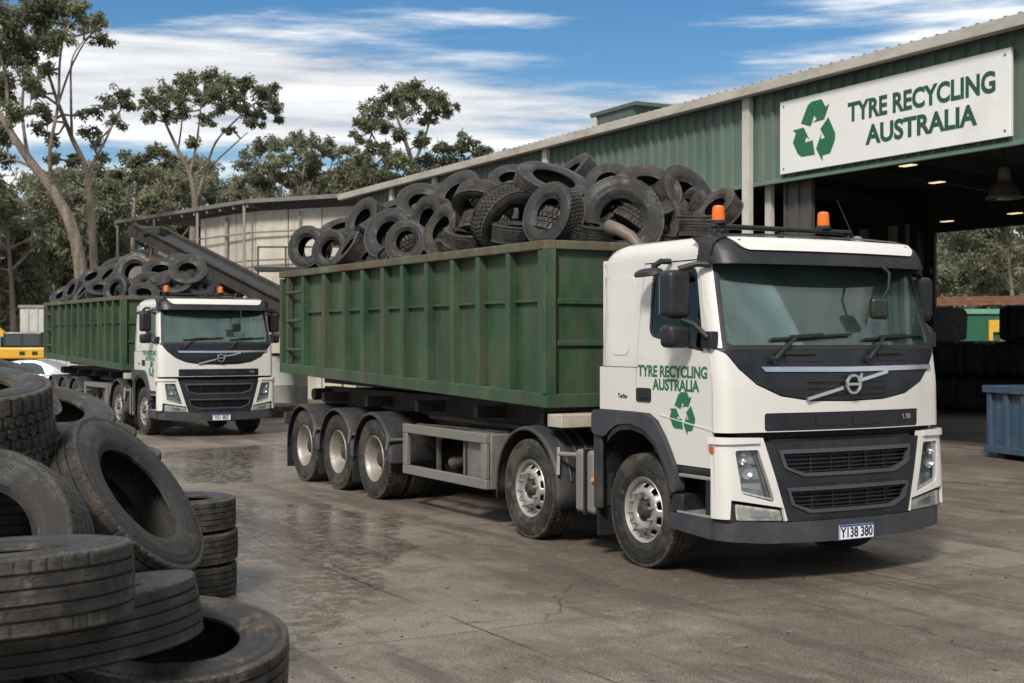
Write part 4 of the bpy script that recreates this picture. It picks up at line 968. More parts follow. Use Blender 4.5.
for i in range(84):
    u = 0.45 + 7.05 * (i + rnd.random() * .5) / 84; y = rnd.uniform(-0.72, 0.85)
    top = 1.74 + 0.56 * (1 - abs(u - 2.3) / 6.5) * (1 - 0.4 * abs(y))
    p = O1 + FW * -(2.96 + u) + LT * y; p.z = 1.376 + top - rnd.uniform(0.12, 0.36)
    tyre(rnd.choice(['car', 'flat', 'van', 'car_bent']), p, rnd.uniform(0.55, 0.80), (rnd.uniform(-.5, .5), rnd.uniform(-.6, .3), rnd.uniform(.5, 1)), lab, 'tyres buried in the big green bin', mat=TYMATS[rnd.choice((0, 2, 2, 3, 1, 2))])

LOAD2 = 'tyres heaped in the farther truck bin'
for px, py, y, dpx, n, kind, lab in [
    (66, 298, -0.9, 22, (-.3, .6, .7), 'car', 'rearmost tyre of the farther bin load'),
    (77, 292, -0.8, 23, (-.6, .6, .4), 'car', 'leaning tyre second from the rear of the farther bin load'),
    (88, 295, -0.95, 24, (-.6, .45, .6), 'car_bent', 'squashed tyre on the rail a quarter along the farther bin'),
    (103, 292, -0.9, 25, (.2, .55, .8), 'car', 'tyre lying flat on the rail near the middle of the farther bin'),
    (121, 291, -1.0, 26, (-.35, .9, .15), 'van', 'tyre standing on the rail just behind the farther cab corner'),
    (96, 280, -0.3, 25, (-.3, .6, .7), 'car', 'tyre lying on the rear slope of the farther heap'),
    (113, 278, -0.2, 27, (-.5, .5, .6), 'car', 'tilted tyre half way up the rear slope of the farther heap'),
    (139, 275, 0.1, 36, (-.1, .93, .25), 'car', 'tall arch shaped tyre at the crest of the farther heap'),
    (164, 275, 0.3, 34, (.1, .6, .75), 'car', 'tyre lying tilted on the crest right of the arch shaped one'),
    (191, 274, 0.5, 34, (.15, .75, .6), 'car', 'open tyre on the crest above the farther cab roof'),
    (152, 289, -0.2, 32, (.3, .6, .7), 'car_bent', 'tyre lying tilted behind the rear roof edge of the farther cab'),
    (174, 289, 0.2, 34, (.1, .7, .6), 'car', 'tyre just over the roof middle of the farther cab'),
    (200, 287, 0.7, 30, (.5, .6, .5), 'car', 'tyre sloping down at the front right of the farther heap'),
    (210, 290, 0.95, 26, (.6, .5, .4), 'car', 'last low tyre at the front right of the farther heap'),
    (119, 269, 0.5, 26, (-.2, .5, .8), 'car', 'tyre behind the rear side of the farther crest'),
    (178, 268, 0.9, 28, (-.2, .6, .7), 'car', 'tyre behind the two open crest tyres of the farther heap'),
    (134, 292, -0.6, 28, (.2, .5, .8), 'car', 'flat tyre by the front wall of the farther bin')]:
    p = B2.hit(px - 3, py - 1, y, True); D = 1.08 * dpx / F_PX * p.y
    tyre(kind, p, D, vn(n), lab, LOAD2, mat=TYMATS[rnd.choice((0, 2, 2))])
lab = 'tyre buried in the heap in the farther truck bin'
for i in range(50):
    u = 0.45 + 6.9 * (i + rnd.random() * .5) / 50; y = rnd.uniform(-0.7, 0.75)
    top = 1.74 + 0.46 * (1 - abs(u - 1.5) / 6.5) * (1 - 0.4 * abs(y))
    p = O2 + FW2 * -(2.96 + u) + LT2 * y; p.z = 1.376 + top - rnd.uniform(0.1, 0.3)
    tyre(rnd.choice(['car', 'flat', 'van', 'car_bent']), p, rnd.uniform(0.55, 0.78), (rnd.uniform(-.5, .5), rnd.uniform(-.6, .3), rnd.uniform(.5, 1)), lab, 'tyres buried in the farther truck bin', mat=TYMATS[rnd.choice((0, 2, 2))])

# ------------------------------------------------------------------ the tyre pile in front
PILE = 'tyres piled on the yard floor'
for px, py, Y, D, n, kind, wd, mt_, lab in [
    (172, 663, 6.2, 1.06, (.06, .16, 1), 'rib', .95, rubber2, 'bottom tyre of the front pile, lying flat with its hole and pale rim showing'),
    (80, 624, 5.9, 1.05, (-.17, -.05, 1), 'rib_worn', .9, rubber, 'tyre lying tilted under the flat dusty one, its smooth tread dipping to the picture edge'),
    (-4, 586, 5.3, 1.05, (-.05, -.05, 1), 'rib', 1.0, rubber2, 'dusty flat tyre resting on two others in front of the standing tyre'),
    (121, 507, 7.6, 1.06, (.80, .12, .59), 'rib', 1.05, rubber, 'big truck tyre leaning back at the middle of the pile, glossy sidewall up'),
    (-12, 552, 6.75, 1.02, (-.16, .92, .36), 'rib_worn', .95, rubber3, 'tyre standing on edge behind the dusty flat tyre, showing its hole'),
    (-34, 532, 7.5, 0.95, (.05, .1, 1), 'block', 1.0, rubber, 'tyre seen through the hole of the standing tyre'),
    (-47, 412, 7.2, 1.0, (.08, .17, 1), 'block', 1.15, rubber2, 'chunky block tread tyre on top of the pile'),
    (-41, 449, 7.3, 1.02, (-.02, .06, 1), 'block', 1.05, rubber2, 'block tread tyre directly under the topmost chunky one'),
    (-14, 400, 8.0, 0.80, (.5, .1, .85), 'car', 1.0, rubber3, 'smaller smooth tyre stuck behind the topmost chunky tyre'),
    (40, 424, 8.7, 0.92, (.22, .22, .95), 'block', .95, rubber2, 'muddy block tread tyre tilted behind the big leaning tyre'),
    (66, 446, 9.2, 0.92, (.10, .10, 1), 'block', 1.0, rubber, 'tyre peeking out at the back beside the farther truck wheels'),
    (88, 470, 9.1, 0.95, (.08, .08, 1), 'block', 1.0, rubber2, 'lowest tyre peeking out behind the big leaning tyre'),
    (5, 480, 8.4, 1.0, (.1, .1, 1), 'rib', 1.0, rubber, 'tyre half seen between the leaning tyre and the block tread stack'),
    (-42, 392, 8.9, 0.95, (.1, .2, 1), 'block', 1.0, rubber3, 'dark tyre at the rear of the pile top, against the parked car')]:
    p = at(px, py, Y)
    tyre(kind, p, D, vn(n), lab, PILE, width=wd, mat=mt_)
for px, z, lab in [(184, 0.135, 'bottom tyre of the neat stack of three'), (185, 0.40, 'middle tyre of the neat stack of three'), (183, 0.66, 'top tyre of the neat stack of three beside the leaning tyre')]:
    p = at(px, 600, 11.05); p.z = z
    tyre('rib', p, 0.85, (rnd.uniform(-.02, .02), rnd.uniform(-.03, .03), 1), lab, 'tyres in a stack of three', width=1.02, mat=rubber2)
lab = 'tyre buried at the bottom of the front pile'
for X, Y, z, D in [(-1.75, 6.2, .16, 1.05), (-1.95, 5.7, .16, 1.05), (-2.15, 5.3, .42, 1.0), (-2.2, 7.3, .16, 1.0), (-2.25, 7.25, .48, 1.0), (-2.9, 6.6, .16, 1.05), (-2.95, 6.7, .5, 1.05), (-3.0, 7.4, .17, 1.0), (-3.0, 7.5, .5, 1.0), (-3.0, 7.5, .83, 1.0), (-3.05, 7.4, 1.12, 1.0), (-3.0, 8.6, .17, .95), (-3.0, 8.6, .5, .95), (-3.05, 8.6, .82, .95), (-2.9, 9.2, .17, .95), (-2.95, 9.2, .5, .95), (-3.05, 9.2, .8, .95), (-3.4, 8.4, 1.15, .95), (-3.45, 9.2, 1.1, .95), (-2.55, 7.9, .6, .9)]:
    tyre('rib', (X, Y, z), D, (rnd.uniform(-.05, .05), rnd.uniform(-.05, .05), 1), lab, 'tyres buried under the front pile', mat=rubber)
# ------------------------------------------------------------------ ground
def ground_material():
    m = bpy.data.materials.new('yard_concrete'); m.use_nodes = True
    t = m.node_tree; b = t.nodes['Principled BSDF']; lk = t.links.new
    geo = t.nodes.new('ShaderNodeNewGeometry')
    mp = t.nodes.new('ShaderNodeMapping'); mp.vector_type = 'POINT'; mp.inputs['Rotation'].default_value = (0, 0, -TH); lk(geo.outputs['Position'], mp.inputs[0])
    sp = t.nodes.new('ShaderNodeSeparateXYZ'); lk(mp.outputs[0], sp.inputs[0])
    def math_(op, a, b_=None):
        n = t.nodes.new('ShaderNodeMath'); n.operation = op
        for i, x in enumerate((a, b_)):
            if x is None: continue
            if isinstance(x, (int, float)): n.inputs[i].default_value = x
            else: lk(x, n.inputs[i])
        return n.outputs[0]
    def noise(sc, det=6, ro=0.6, v=None, dist=0.0):
        n = t.nodes.new('ShaderNodeTexNoise'); n.inputs['Scale'].default_value = sc; n.inputs['Detail'].default_value = det; n.inputs['Roughness'].default_value = ro; n.inputs['Distortion'].default_value = dist
        lk(v or mp.outputs[0], n.inputs['Vector']); return n.outputs[0]
    def rng(v, a, b_, c=0.0, d=1.0):
        n = t.nodes.new('ShaderNodeMapRange'); n.interpolation_type = 'SMOOTHSTEP'; n.inputs[1].default_value = a; n.inputs[2].default_value = b_; n.inputs[3].default_value = c; n.inputs[4].default_value = d; lk(v, n.inputs[0]); return n.outputs[0]
    def mix(f, a, b_, mode='MIX'):
        n = t.nodes.new('ShaderNodeMixRGB'); n.blend_type = mode
        for i, x in enumerate((f, a, b_)):
            if isinstance(x, float): n.inputs[i].default_value = x
            elif isinstance(x, tuple): n.inputs[i].default_value = (*x, 1)
            else: lk(x, n.inputs[i])
        return n.outputs[0]
    wob = math_('MULTIPLY', math_('SUBTRACT', noise(1.3, 5), 0.5), 0.10)
    def joint(c, off, step, w):
        d = math_('ABSOLUTE', math_('SUBTRACT', math_('FRACT', math_('DIVIDE', math_('ADD', math_('SUBTRACT', c, off), wob), step)), 0.5))
        return rng(math_('MULTIPLY', d, step), w * 0.3, w, 1.0, 0.0)
    # joints: x' = c*X + s*Y lies across the truck, y' along it
    jx = joint(sp.outputs[0], 4.55 + 2.05, 4.1, 0.016); jy = joint(sp.outputs[1], 11.1, 5.2, 0.012)
    jt = math_('MULTIPLY', math_('MAXIMUM', jx, math_('MULTIPLY', jy, 0.7)), rng(noise(0.9, 4), 0.36, 0.52, 0.25, 1.0))
    base = mix(rng(noise(0.35, 8, 0.62), 0.40, 0.60), (0.105, 0.085, 0.066), (0.185, 0.158, 0.130))
    base = mix(rng(noise(1.7, 9, 0.7, dist=0.6), 0.46, 0.62, 0, 0.6), base, (0.088, 0.066, 0.047))
    base = mix(rng(noise(4.5, 9, 0.75), 0.52, 0.66, 0, 0.4), base, (0.27, 0.235, 0.19))
    # long tyre tracks of dirt along the driving direction
    mp2 = t.nodes.new('ShaderNodeMapping'); mp2.inputs['Scale'].default_value = (1.0, 0.12, 1); lk(mp.outputs[0], mp2.inputs[0])
    base = mix(rng(noise(2.3, 7, 0.65, mp2.outputs[0]), 0.50, 0.60, 0, 0.6), base, (0.062, 0.048, 0.036))
    fine = noise(55, 6, 0.75); fine2 = noise(160, 3, 0.7)
    base = mix(1.0, base, mix(rng(fine, 0.36, 0.64), (0.50, 0.49, 0.48), (1.5, 1.5, 1.5)), 'MULTIPLY')
    vor = t.nodes.new('ShaderNodeTexVoronoi'); vor.inputs['Scale'].default_value = 38; lk(mp.outputs[0], vor.inputs['Vector'])
    base = mix(rng(vor.outputs['Distance'], 0.05, 0.16, 0.55, 0.0), base, (0.045, 0.037, 0.03))
    # irregular cracks
    vc = t.nodes.new('ShaderNodeTexVoronoi'); vc.feature = 'DISTANCE_TO_EDGE'; vc.inputs['Scale'].default_value = 0.33
    wv = t.nodes.new('ShaderNodeMixRGB'); wv.inputs[0].default_value = 0.10; lk(mp.outputs[0], wv.inputs[1])
    nn = t.nodes.new('ShaderNodeTexNoise'); nn.inputs['Scale'].default_value = 1.6; nn.inputs['Detail'].default_value = 6; lk(mp.outputs[0], nn.inputs['Vector']); 
    sc_ = t.nodes.new('ShaderNodeVectorMath'); sc_.operation = 'SCALE'; sc_.inputs[3].default_value = 9.0; lk(nn.outputs[1], sc_.inputs[0]); lk(sc_.outputs[0], wv.inputs[2]); lk(wv.outputs[0], vc.inputs['Vector'])
    crack = math_('MULTIPLY', rng(vc.outputs['Distance'], 0.001, 0.005, 0.75, 0.0), rng(noise(0.25, 3), 0.5, 0.6))
    jt = math_('MAXIMUM', jt, crack)
    # wet areas: a broad one left of the trucks plus scattered patches
    px = t.nodes.new('ShaderNodeSeparateXYZ'); lk(geo.outputs['Position'], px.inputs[0])
    def blob(x, y, rx, ry):
        a = math_('DIVIDE', math_('SUBTRACT', px.outputs[0], x), rx); c = math_('DIVIDE', math_('SUBTRACT', px.outputs[1], y), ry)
        return rng(math_('ADD', math_('MULTIPLY', a, a), math_('MULTIPLY', c, c)), 0.0, 1.0, 1.0, 0.0)
    bl = math_('MAXIMUM', blob(-2.7, 13.0, 2.1, 5.5), math_('MAXIMUM', blob(-2.25, 9.9, 1.25, 3.2), blob(-4.6, 23, 2.4, 4.5)))
    wetn = math_('ADD', math_('MULTIPLY', noise(0.75, 7, 0.62, dist=0.4), 0.9), math_('MULTIPLY', bl, 0.50))
    wet = rng(wetn, 0.57, 0.66)
    wet = math_('MULTIPLY', wet, rng(noise(7, 6, 0.7), 0.40, 0.52, 0.25, 1.0))
    base = mix(math_('MULTIPLY', wet, 0.35), base, mix(1.0, base, (0.55, 0.57, 0.60), 'MULTIPLY'))
    base = mix(math_('MULTIPLY', jt, 0.85), base, (0.028, 0.023, 0.019))
    lk(base, b.inputs['Base Color'])
    ro = mix(wet, mix(rng(fine, 0.36, 0.64), (0.5, 0.5, 0.5), (0.72, 0.72, 0.72)), (0.13, 0.13, 0.13)); lk(ro, b.inputs['Roughness'])
    b.inputs['Specular IOR Level'].default_value = 0.5
    hgt = math_('ADD', math_('MULTIPLY', fine, 0.010), math_('ADD', math_('MULTIPLY', fine2, 0.002), math_('MULTIPLY', noise(1.1, 5), 0.03)))
    hgt = math_('SUBTRACT', hgt, math_('MULTIPLY', jt, 0.012))
    bm_ = t.nodes.new('ShaderNodeBump'); bm_.inputs['Distance'].default_value = 1.0
    lk(rng(wet, 0, 1, 0.85, 0.05), bm_.inputs['Strength']); lk(hgt, bm_.inputs['Height']); lk(bm_.outputs[0], b.inputs['Normal'])
    return m
g = MB(); g.add([(-400, -60, 0), (400, -60, 0), (400, 700, 0), (-400, 700, 0)], [(0, 1, 2, 3)])
tag(g.build('ground', ground_material(), smooth=0), kind='structure')

# ------------------------------------------------------------------ the green shed
SA = R(28.0); SF, SL = Vector((math.sin(SA), -math.cos(SA), 0)), Vector((math.cos(SA), math.sin(SA), 0))
SO = Vector((7.84, 20.71, 0)); SYAW = math.atan2(SF.y, SF.x)
SH = Frame(SO, SF, SL)
shed = empty('tyre_shed', SO, SYAW)
tag(shed, 'long green corrugated shed with an open bay front and dark interior', 'shed')
clad = material('green_cladding', (0.085, 0.135, 0.105), 0.5, var=0.15, vscale=0.5, dirt=(0.045, 0.06, 0.045), dirt_amt=0.4, dirt_scale=1.0, streak=(1.5, 1.5, 0.25), contrast=0.2, dirt2=(0.17, 0.19, 0.16), dirt2_amt=0.15, dirt2_scale=0.7)
inside = material('shade_dark_lining', (0.035, 0.036, 0.036), 0.85, var=0.3, dirt=(0.02, 0.018, 0.016), dirt_amt=0.3)  # darkened colour stands in for the low light inside the shed
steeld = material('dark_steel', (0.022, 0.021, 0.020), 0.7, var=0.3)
gutter = material('weathered_gutter', (0.37, 0.35, 0.31), 0.6, var=0.12, vscale=1.0, dirt=(0.16, 0.13, 0.10), dirt_amt=0.3, dirt_scale=2.0, streak=(0.4, 1, 1))
postw = material('pale_post', (0.46, 0.44, 0.40), 0.6, var=0.08, dirt=(0.2, 0.17, 0.13), dirt_amt=0.25, dirt_scale=2, streak=(1, 1, 0.3))
XL, XR, DEP, LIN, EAV = -27.7, 9.0, 16.0, 5.14, 6.86
def corrugated(mb, x0, x1, z0, z1, y, pitch=0.32, d=0.055):
    x = x0; pr = []
    while x < x1:
        for q, o in ((0, 0), (0.72, 0), (0.80, -d), (0.92, -d)):
            xx = x + q * pitch
            if xx < x1: pr.append((xx, y + o))
        x += pitch
    pr.append((x1, y)); n = len(pr)
    mb.add([(a, b_, z) for z in (z0, z1) for a, b_ in pr], [(i, i + 1, n + i + 1, n + i) for i in range(n - 1)])
    return mb
wl = MB(); corrugated(wl, XL, XR, LIN, EAV, 0.0)
corrugated(wl, XL, -22.0, 0, LIN, 0.0)
wl.build('front_cladding', clad, shed, smooth=0)
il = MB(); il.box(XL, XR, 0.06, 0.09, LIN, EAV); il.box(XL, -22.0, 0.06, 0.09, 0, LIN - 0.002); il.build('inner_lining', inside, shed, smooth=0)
ew = MB()
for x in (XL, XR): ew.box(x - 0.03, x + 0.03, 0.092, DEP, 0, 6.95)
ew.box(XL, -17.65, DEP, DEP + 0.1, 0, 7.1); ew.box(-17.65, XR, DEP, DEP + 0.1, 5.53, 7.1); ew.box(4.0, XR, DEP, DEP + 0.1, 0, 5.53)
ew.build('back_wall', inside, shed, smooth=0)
ff = MB(); ff.box(XL - 0.03, XR, -0.06, 0.03, LIN - 0.08, LIN - 0.003); ff.build('lintel_trim', material('green_trim', (0.10, 0.16, 0.125), 0.5), shed, smooth=0, bevel=0.01)
gt = MB(); gt.box(XL - 0.9, XR + 1, -0.36, -0.16, 6.80, 6.99); gt.box(XL - 0.9, XR + 1, -0.16, 0.0, 6.93, 6.955); gt.build('gutter', gutter, shed, smooth=0, bevel=0.015)
rf = MB()
def roofsheet(mb, y0, z0, y1, z1):
    pr = []; x = XL - 0.9; k_ = 0
    while x < XR + 1:
        pr += [(x, 0), (x + 0.17, 0), (x + 0.20, 0.022), (x + 0.25, 0.022)]; x += 0.28
    n = len(pr)
    mb.add([(a, y0, z0 + h) for a, h in pr] + [(a, y1, z1 + h) for a, h in pr], [(i, i + 1, n + i + 1, n + i) for i in range(n - 1)])
roofsheet(rf, -0.30, 6.998, 8.0, 7.62); roofsheet(rf, 8.0, 7.62, DEP + 0.3, 6.99)
rf.build('roof', material('roof_sheet', (0.30, 0.29, 0.27), 0.55, metal=0.2, dirt=(0.12, 0.10, 0.08), dirt_amt=0.3, dirt_scale=0.8), shed, smooth=0)
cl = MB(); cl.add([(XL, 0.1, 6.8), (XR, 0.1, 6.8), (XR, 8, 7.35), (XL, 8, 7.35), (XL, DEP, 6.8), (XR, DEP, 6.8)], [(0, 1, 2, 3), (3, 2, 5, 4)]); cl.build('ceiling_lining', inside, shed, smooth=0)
for x in (-24.5, -21.3, -14.7, -6.66, 1.2, 8.0):
    p = MB(); p.box(x - 0.11, x + 0.11, -0.16, -0.045, 0 if x > -22 else LIN, 6.80)
    p.build('front_post', postw, shed, smooth=0, bevel=0.01)
for x in (-14.5, -6.42, 1.6):
    p = MB(); p.box(x - 0.09, x + 0.09, 0.20, 0.30, 0, LIN + 0.5); p.build('front_column', postw, shed, smooth=0, bevel=0.008)
dr = MB(); dr.box(-5.98, -5.22, 0.30, 0.36, 0, LIN - 0.05)
for x in (-5.98, -5.62, -5.24): dr.box(x - 0.03, x + 0.03, 0.26, 0.30, 0, LIN - 0.05)
dr.build('sliding_door', material('grey_door', (0.06, 0.057, 0.052), 0.6, dirt=(0.05, 0.045, 0.04), dirt_amt=0.3, streak=(1, 1, .3)), shed, smooth=0)
for x in (-26, -22.2, -18.15, -13.0, -8.0, -3.0, 2.0, 7.0):
    p = MB(); p.box(x - 0.16, x + 0.16, DEP - 0.42, DEP - 0.004, 0, 6.8); p.build('inner_column', steeld, shed, smooth=0)
    p = MB()
    p.bar((x, 0.6, 6.35), (x, 8, 6.9), 0.16, 0.4); p.bar((x, 8, 6.9), (x, DEP - 0.45, 6.35), 0.16, 0.4); p.build('rafter', steeld, shed, smooth=0)
for z in (2.6, 4.3, 6.0):
    p = MB(); p.box(XL + 0.1, -17.7, DEP - 0.14, DEP - 0.004, z - 0.08, z + 0.08); p.build('girt', steeld, shed, smooth=0)
for x in (-20.9, -19.5, -18.7):
    p = MB(); p.box(x - 0.22, x + 0.22, DEP - 0.03, DEP - 0.003, 4.4, 5.9); p.build('skylight_panel', material('translucent_sheet', (0.30, 0.31, 0.28), 0.5), shed, smooth=0)
vt = MB()
vp = SH.hit(593, 130, 5.5); vq = SH.hit(650, 118, 6.5)
xa = (vp - SO).dot(SF); xb = xa + 2.3
vt.box(xa, xb, 5.5, 7.5, 7.3, 9.05); vt.box(xa - 0.04, xb + .25, 5.42, 7.8, 9.05, 9.16); vo = vt.build('roof_vent', material('vent_sheet', (0.06, 0.085, 0.075), 0.6), shed, smooth=0)
vf = MB(); vf.box(xa - 0.05, xa + 0.25, 5.45, 5.5, 7.3, 9.04); vf.build('vent_post', postw, vo, smooth=0)

# sign
sign = empty('signboard', SO + SF * -2.88 + Vector((0, 0, 5.20)) - SL * 0.10, SYAW)
tag(sign, 'large white signboard with a green recycling mark on the shed front', 'sign')
sb = MB(); sb.box(-2.76, 2.74, -0.03, 0.03, 0, 1.37)
sb.build('board', material('sign_white', (0.66, 0.66, 0.64), 0.45, var=0.05, vscale=0.6, dirt=(0.5, 0.49, 0.46), dirt_amt=0.2, dirt_scale=0.8), sign, smooth=0, bevel=0.008)
text('lettering', 'TYRE RECYCLING', 0.455, darkletter, sign, (0.79, -0.036, 0.88), (R(90), 0, 0), 0.92, 0.003, 0.014)
text('lettering', 'AUSTRALIA', 0.455, darkletter, sign, (0.82, -0.036, 0.42), (R(90), 0, 0), 1.06, 0.003, 0.014)
recycle_mb(lambda x, y, o: (-1.77 + x * 0.53, -0.034 - o, 0.68 + y * 0.51)).build('recycling_mark', lettergreen, sign, smooth=0)
fx = MB()
for x in (-2.65, 2.63):
    for z in (0.1, 1.27): fx.lathe([(0, 0.012), (0.02, 0.01), (0.025, 0)], 8, Matrix.Translation((x, -0.031, z)) @ Matrix.Rotation(R(90), 4, 'X'))
fx.build_each('fixing', alu, sign)
# lamps in the shed
glow = emissive('lit_tube', (1.0, 0.80, 0.50), 0.55)
for px, py, y, lab in [(908, 165, 5.0, 'lit ceiling lamp nearest the sign in the shed'), (947, 221, 13.5, 'lit ceiling lamp just above the back opening of the shed'), (1015, 213, 12.5, 'lit ceiling lamp at the right end above the back opening'), (937, 182, 8.0, 'lit ceiling lamp between the other two over the dark column'), (722, 194, 3.5, 'lit ceiling lamp in the bay behind the tyre heap'), (800, 176, 5.5, 'lit ceiling lamp over the sliding door bay')]:
    p = SH.hit(px, py, y)
    l = empty('ceiling_lamp', p, SYAW); tag(l, lab, 'lamp', 'ceiling lamps in the shed')
    h = MB(); h.box(-0.22, 0.22, -0.11, 0.11, 0.0, 0.09); h.tube([(0, 0, 0.09), (0, 0, 0.9)], 0.012, 6); h.build('lamp_body', steeld, l, smooth=0)
    d = MB(); d.box(-0.19, 0.19, -0.09, 0.09, -0.022, -0.002); d.build('diffuser', glow, l, smooth=0)
p = SH.hit(1004, 199, 5.5)
pl_ = empty('pendant_lamp', p, SYAW); tag(pl_, 'grey bell shaped pendant lamp hanging unlit in the shed', 'lamp')
h = MB(); h.lathe([(0.36, 0.0), (0.37, 0.03), (0.30, 0.14), (0.22, 0.30), (0.14, 0.36), (0.14, 0.40), (0, 0.40)], 24); h.build('lamp_shade', material('lamp_shade_grey', (0.20, 0.19, 0.175), 0.5, metal=0.2), pl_, smooth=40, solid=0.01)
h = MB(); h.lathe([(0.11, 0.40), (0.12, 0.42), (0.12, 0.62), (0.09, 0.66), (0, 0.66)], 16); h.build('ballast', material('ballast_grey', (0.25, 0.24, 0.22), 0.5), pl_, smooth=40)
h = MB(); h.tube([(0, 0, 0.66), (0, 0, 1.6)], 0.012, 6); h.build('hanging_rod', steeld, pl_)
h = MB(); h.lathe([(0, -0.01), (0.15, 0.0), (0.15, 0.04), (0, 0.1)], 16); h.build('bulb', material('bulb_glass', (0.5, 0.45, 0.36), 0.2), pl_, smooth=50)

# black bales in the shed
balem = material('crushed_rubber', (0.010, 0.010, 0.010), 0.7, var=0.4, bump=0.03, bscale=5)
def bale(x, y, z, sx, sy, sz):
    mb = MB(); r_ = random.Random(int(x * 31 + z * 17)); n_ = 9
    for i in range(n_):
        a = (i + 0.5) / n_ - 0.5
        pts = rpoly([(-0.5, 0), (0.5, 0), (0.5, 1), (-0.5, 1)], 0.2, 3); w = 0.62 / n_
        k = 1 + r_.uniform(-.06, .05)
        f = lambda u, v, o: (sx * (u * k + r_.uniform(-.02, .02)), sy * (a + o), sz * v * (1 + r_.uniform(-.02, .03)))
        mb.prism(pts, lambda u, v: f(u, v, -w), lambda u, v: f(u, v, w))
    o = mb.build('tyre_bale', balem, None, smooth=0); o.location = SO + SF * x + SL * y + Vector((0, 0, z)); o.rotation_euler = (0, 0, SYAW + R(90) + r_.uniform(-.05, .05))
    tag(o, 'black bale of crushed tyres in the stacked wall at the back of the shed', 'bale', 'tyre bales stacked in the dark shed')
for i, x in enumerate([-18.5, -17.2, -15.9, -14.6, -13.3, -12.0]):
    for z in range(0, 3 if i != 1 else 3):
        if z == 2 and i in (3, 4): continue
        bale(x, 14.2, z * 1.02, 1.5, 1.28, 1.0)
bale(-17.6, 14.3, 3.06, 1.2, 1.0, 0.55)
# blue skip
bluep = material('blue_paint', (0.030, 0.068, 0.115), 0.55, var=0.15, dirt=(0.12, 0.09, 0.07), dirt_amt=0.28, dirt_scale=2.5, dirt2=RUST, dirt2_amt=0.15, dirt2_scale=7)
p = at(990, 457, 23.9); p.z = 0
bs = empty('blue_skip', p + SF * 0 , SYAW + R(-14)); tag(bs, 'blue steel skip with upright ribs standing at the shed opening', 'skip')
m_ = MB()
m_.box(0, 3.0, 0, 0.05, 0.14, 1.2); m_.box(0, 0.05, 0.05, 1.7, 0.14, 1.2); m_.box(2.95, 3.0, 0.05, 1.7, 0.14, 1.2); m_.box(0.05, 2.95, 1.65, 1.7, 0.14, 1.2); m_.box(0.05, 2.95, 0.05, 1.65, 0.14, 0.19)
m_.build('skip_body', bluep, bs, smooth=0)
for x in (0.06, 0.55, 1.05, 1.55, 2.05, 2.55, 2.94):
    r_ = MB(); r_.box(x - 0.06, x + 0.06, -0.07, -0.001, 0.22, 1.14); r_.build('rib', bluep, bs, smooth=0, bevel=0.01)
for y in (0.45, 0.95, 1.4):
    r_ = MB(); r_.box(-0.07, -0.001, y - 0.05, y + 0.05, 0.22, 1.14); r_.build('rib', bluep, bs, smooth=0, bevel=0.01)
r_ = MB(); r_.box(-0.1, 3.1, -0.1, 0.06, 1.14, 1.27); r_.box(-0.1, 0.06, 0.06, 1.75, 1.14, 1.27); r_.box(2.94, 3.1, 0.06, 1.75, 1.14, 1.27); r_.box(0.06, 2.94, 1.64, 1.75, 1.14, 1.27); r_.build('rim', bluep, bs, smooth=0, bevel=0.015)
r_ = MB(); r_.box(-0.08, 3.08, -0.08, -0.002, 0.10, 0.22); r_.box(-0.08, -0.002, -0.002, 1.7, 0.10, 0.22); r_.build('base_rail', bluep, bs, smooth=0, bevel=0.01)
r_ = MB()
for x in (0.25, 2.7): r_.box(x - 0.1, x + 0.1, 0.05, 1.6, 0.0, 0.14)
r_.build('skid', material('skid_timber', (0.06, 0.045, 0.035), 0.8), bs, smooth=0)
# seen through the shed's back opening
def yardbox(name, px0, px1, pt, pb, Y, mat, depth=2.5):
    a = at(px0, pt, Y); b_ = at(px1, pb, Y)
    return MB().box(a.x, b_.x, Y, Y + depth, max(0, b_.z), a.z), a, b_
a = at(960, 309, 56); b_ = at(1060, 380, 56)
gc = empty('green_container', (a.x, 56, 0)); tag(gc, 'bright green container with a yellow door frame behind the shed', 'container')
w0 = b_.x - a.x
m_ = MB(); m_.box(0, w0, 0, 3, 0.1, a.z - 0.2); m_.build('container_body', material('bright_green', (0.012, 0.085, 0.045), 0.5), gc, smooth=0)
m_ = MB(); m_.box(-0.1, w0 + .1, -0.1, 3.1, a.z - 0.2, a.z); m_.build('roof_edge', material('pale_green', (0.11, 0.28, 0.19), 0.5), gc, smooth=0)
d0 = (988 - 960) / F_PX * 56; d1 = (1004 - 960) / F_PX * 56
m_ = MB(); m_.box(d0, d0 + .16, -0.14, -0.001, 0.3, 2.9); m_.box(d1 - .16, d1, -0.14, -0.001, 0.3, 2.9); m_.box(d0 + .16, d1 - .16, -0.14, -0.001, 2.4, 2.9); m_.build('door_frame', material('yellow_paint', (0.55, 0.33, 0.03), 0.5), gc, smooth=0)
m_ = MB(); m_.box(d0 + 1.3, d0 + 2.2, -0.06, -0.001, 1.6, 2.9); m_.build('pale_panel', material('pale_panel', (0.35, 0.4, 0.37), 0.5), gc, smooth=0)
rk = empty('pipe_rack', at(935, 340, 60)); rk.location.z = 0; tag(rk, 'rusty steel frame roof on thin posts behind the green container', 'rack')
rusty = material('rusty_steel', (0.14, 0.065, 0.035), 0.8, var=0.4)
z0 = at(0, 305, 60).z
m_ = MB()
for i in range(5): m_.bar((-1, i * 0.5, z0 + 0.08 * i), (7, i * 0.5, z0 + 0.15 + 0.08 * i), 0.08, 0.12)
for i in range(9): m_.bar((i - 1, -0.2, z0 - 0.05), (i - 1, 2.2, z0 + 0.45), 0.1, 0.06)
m_.build('frame', rusty, rk, smooth=0)
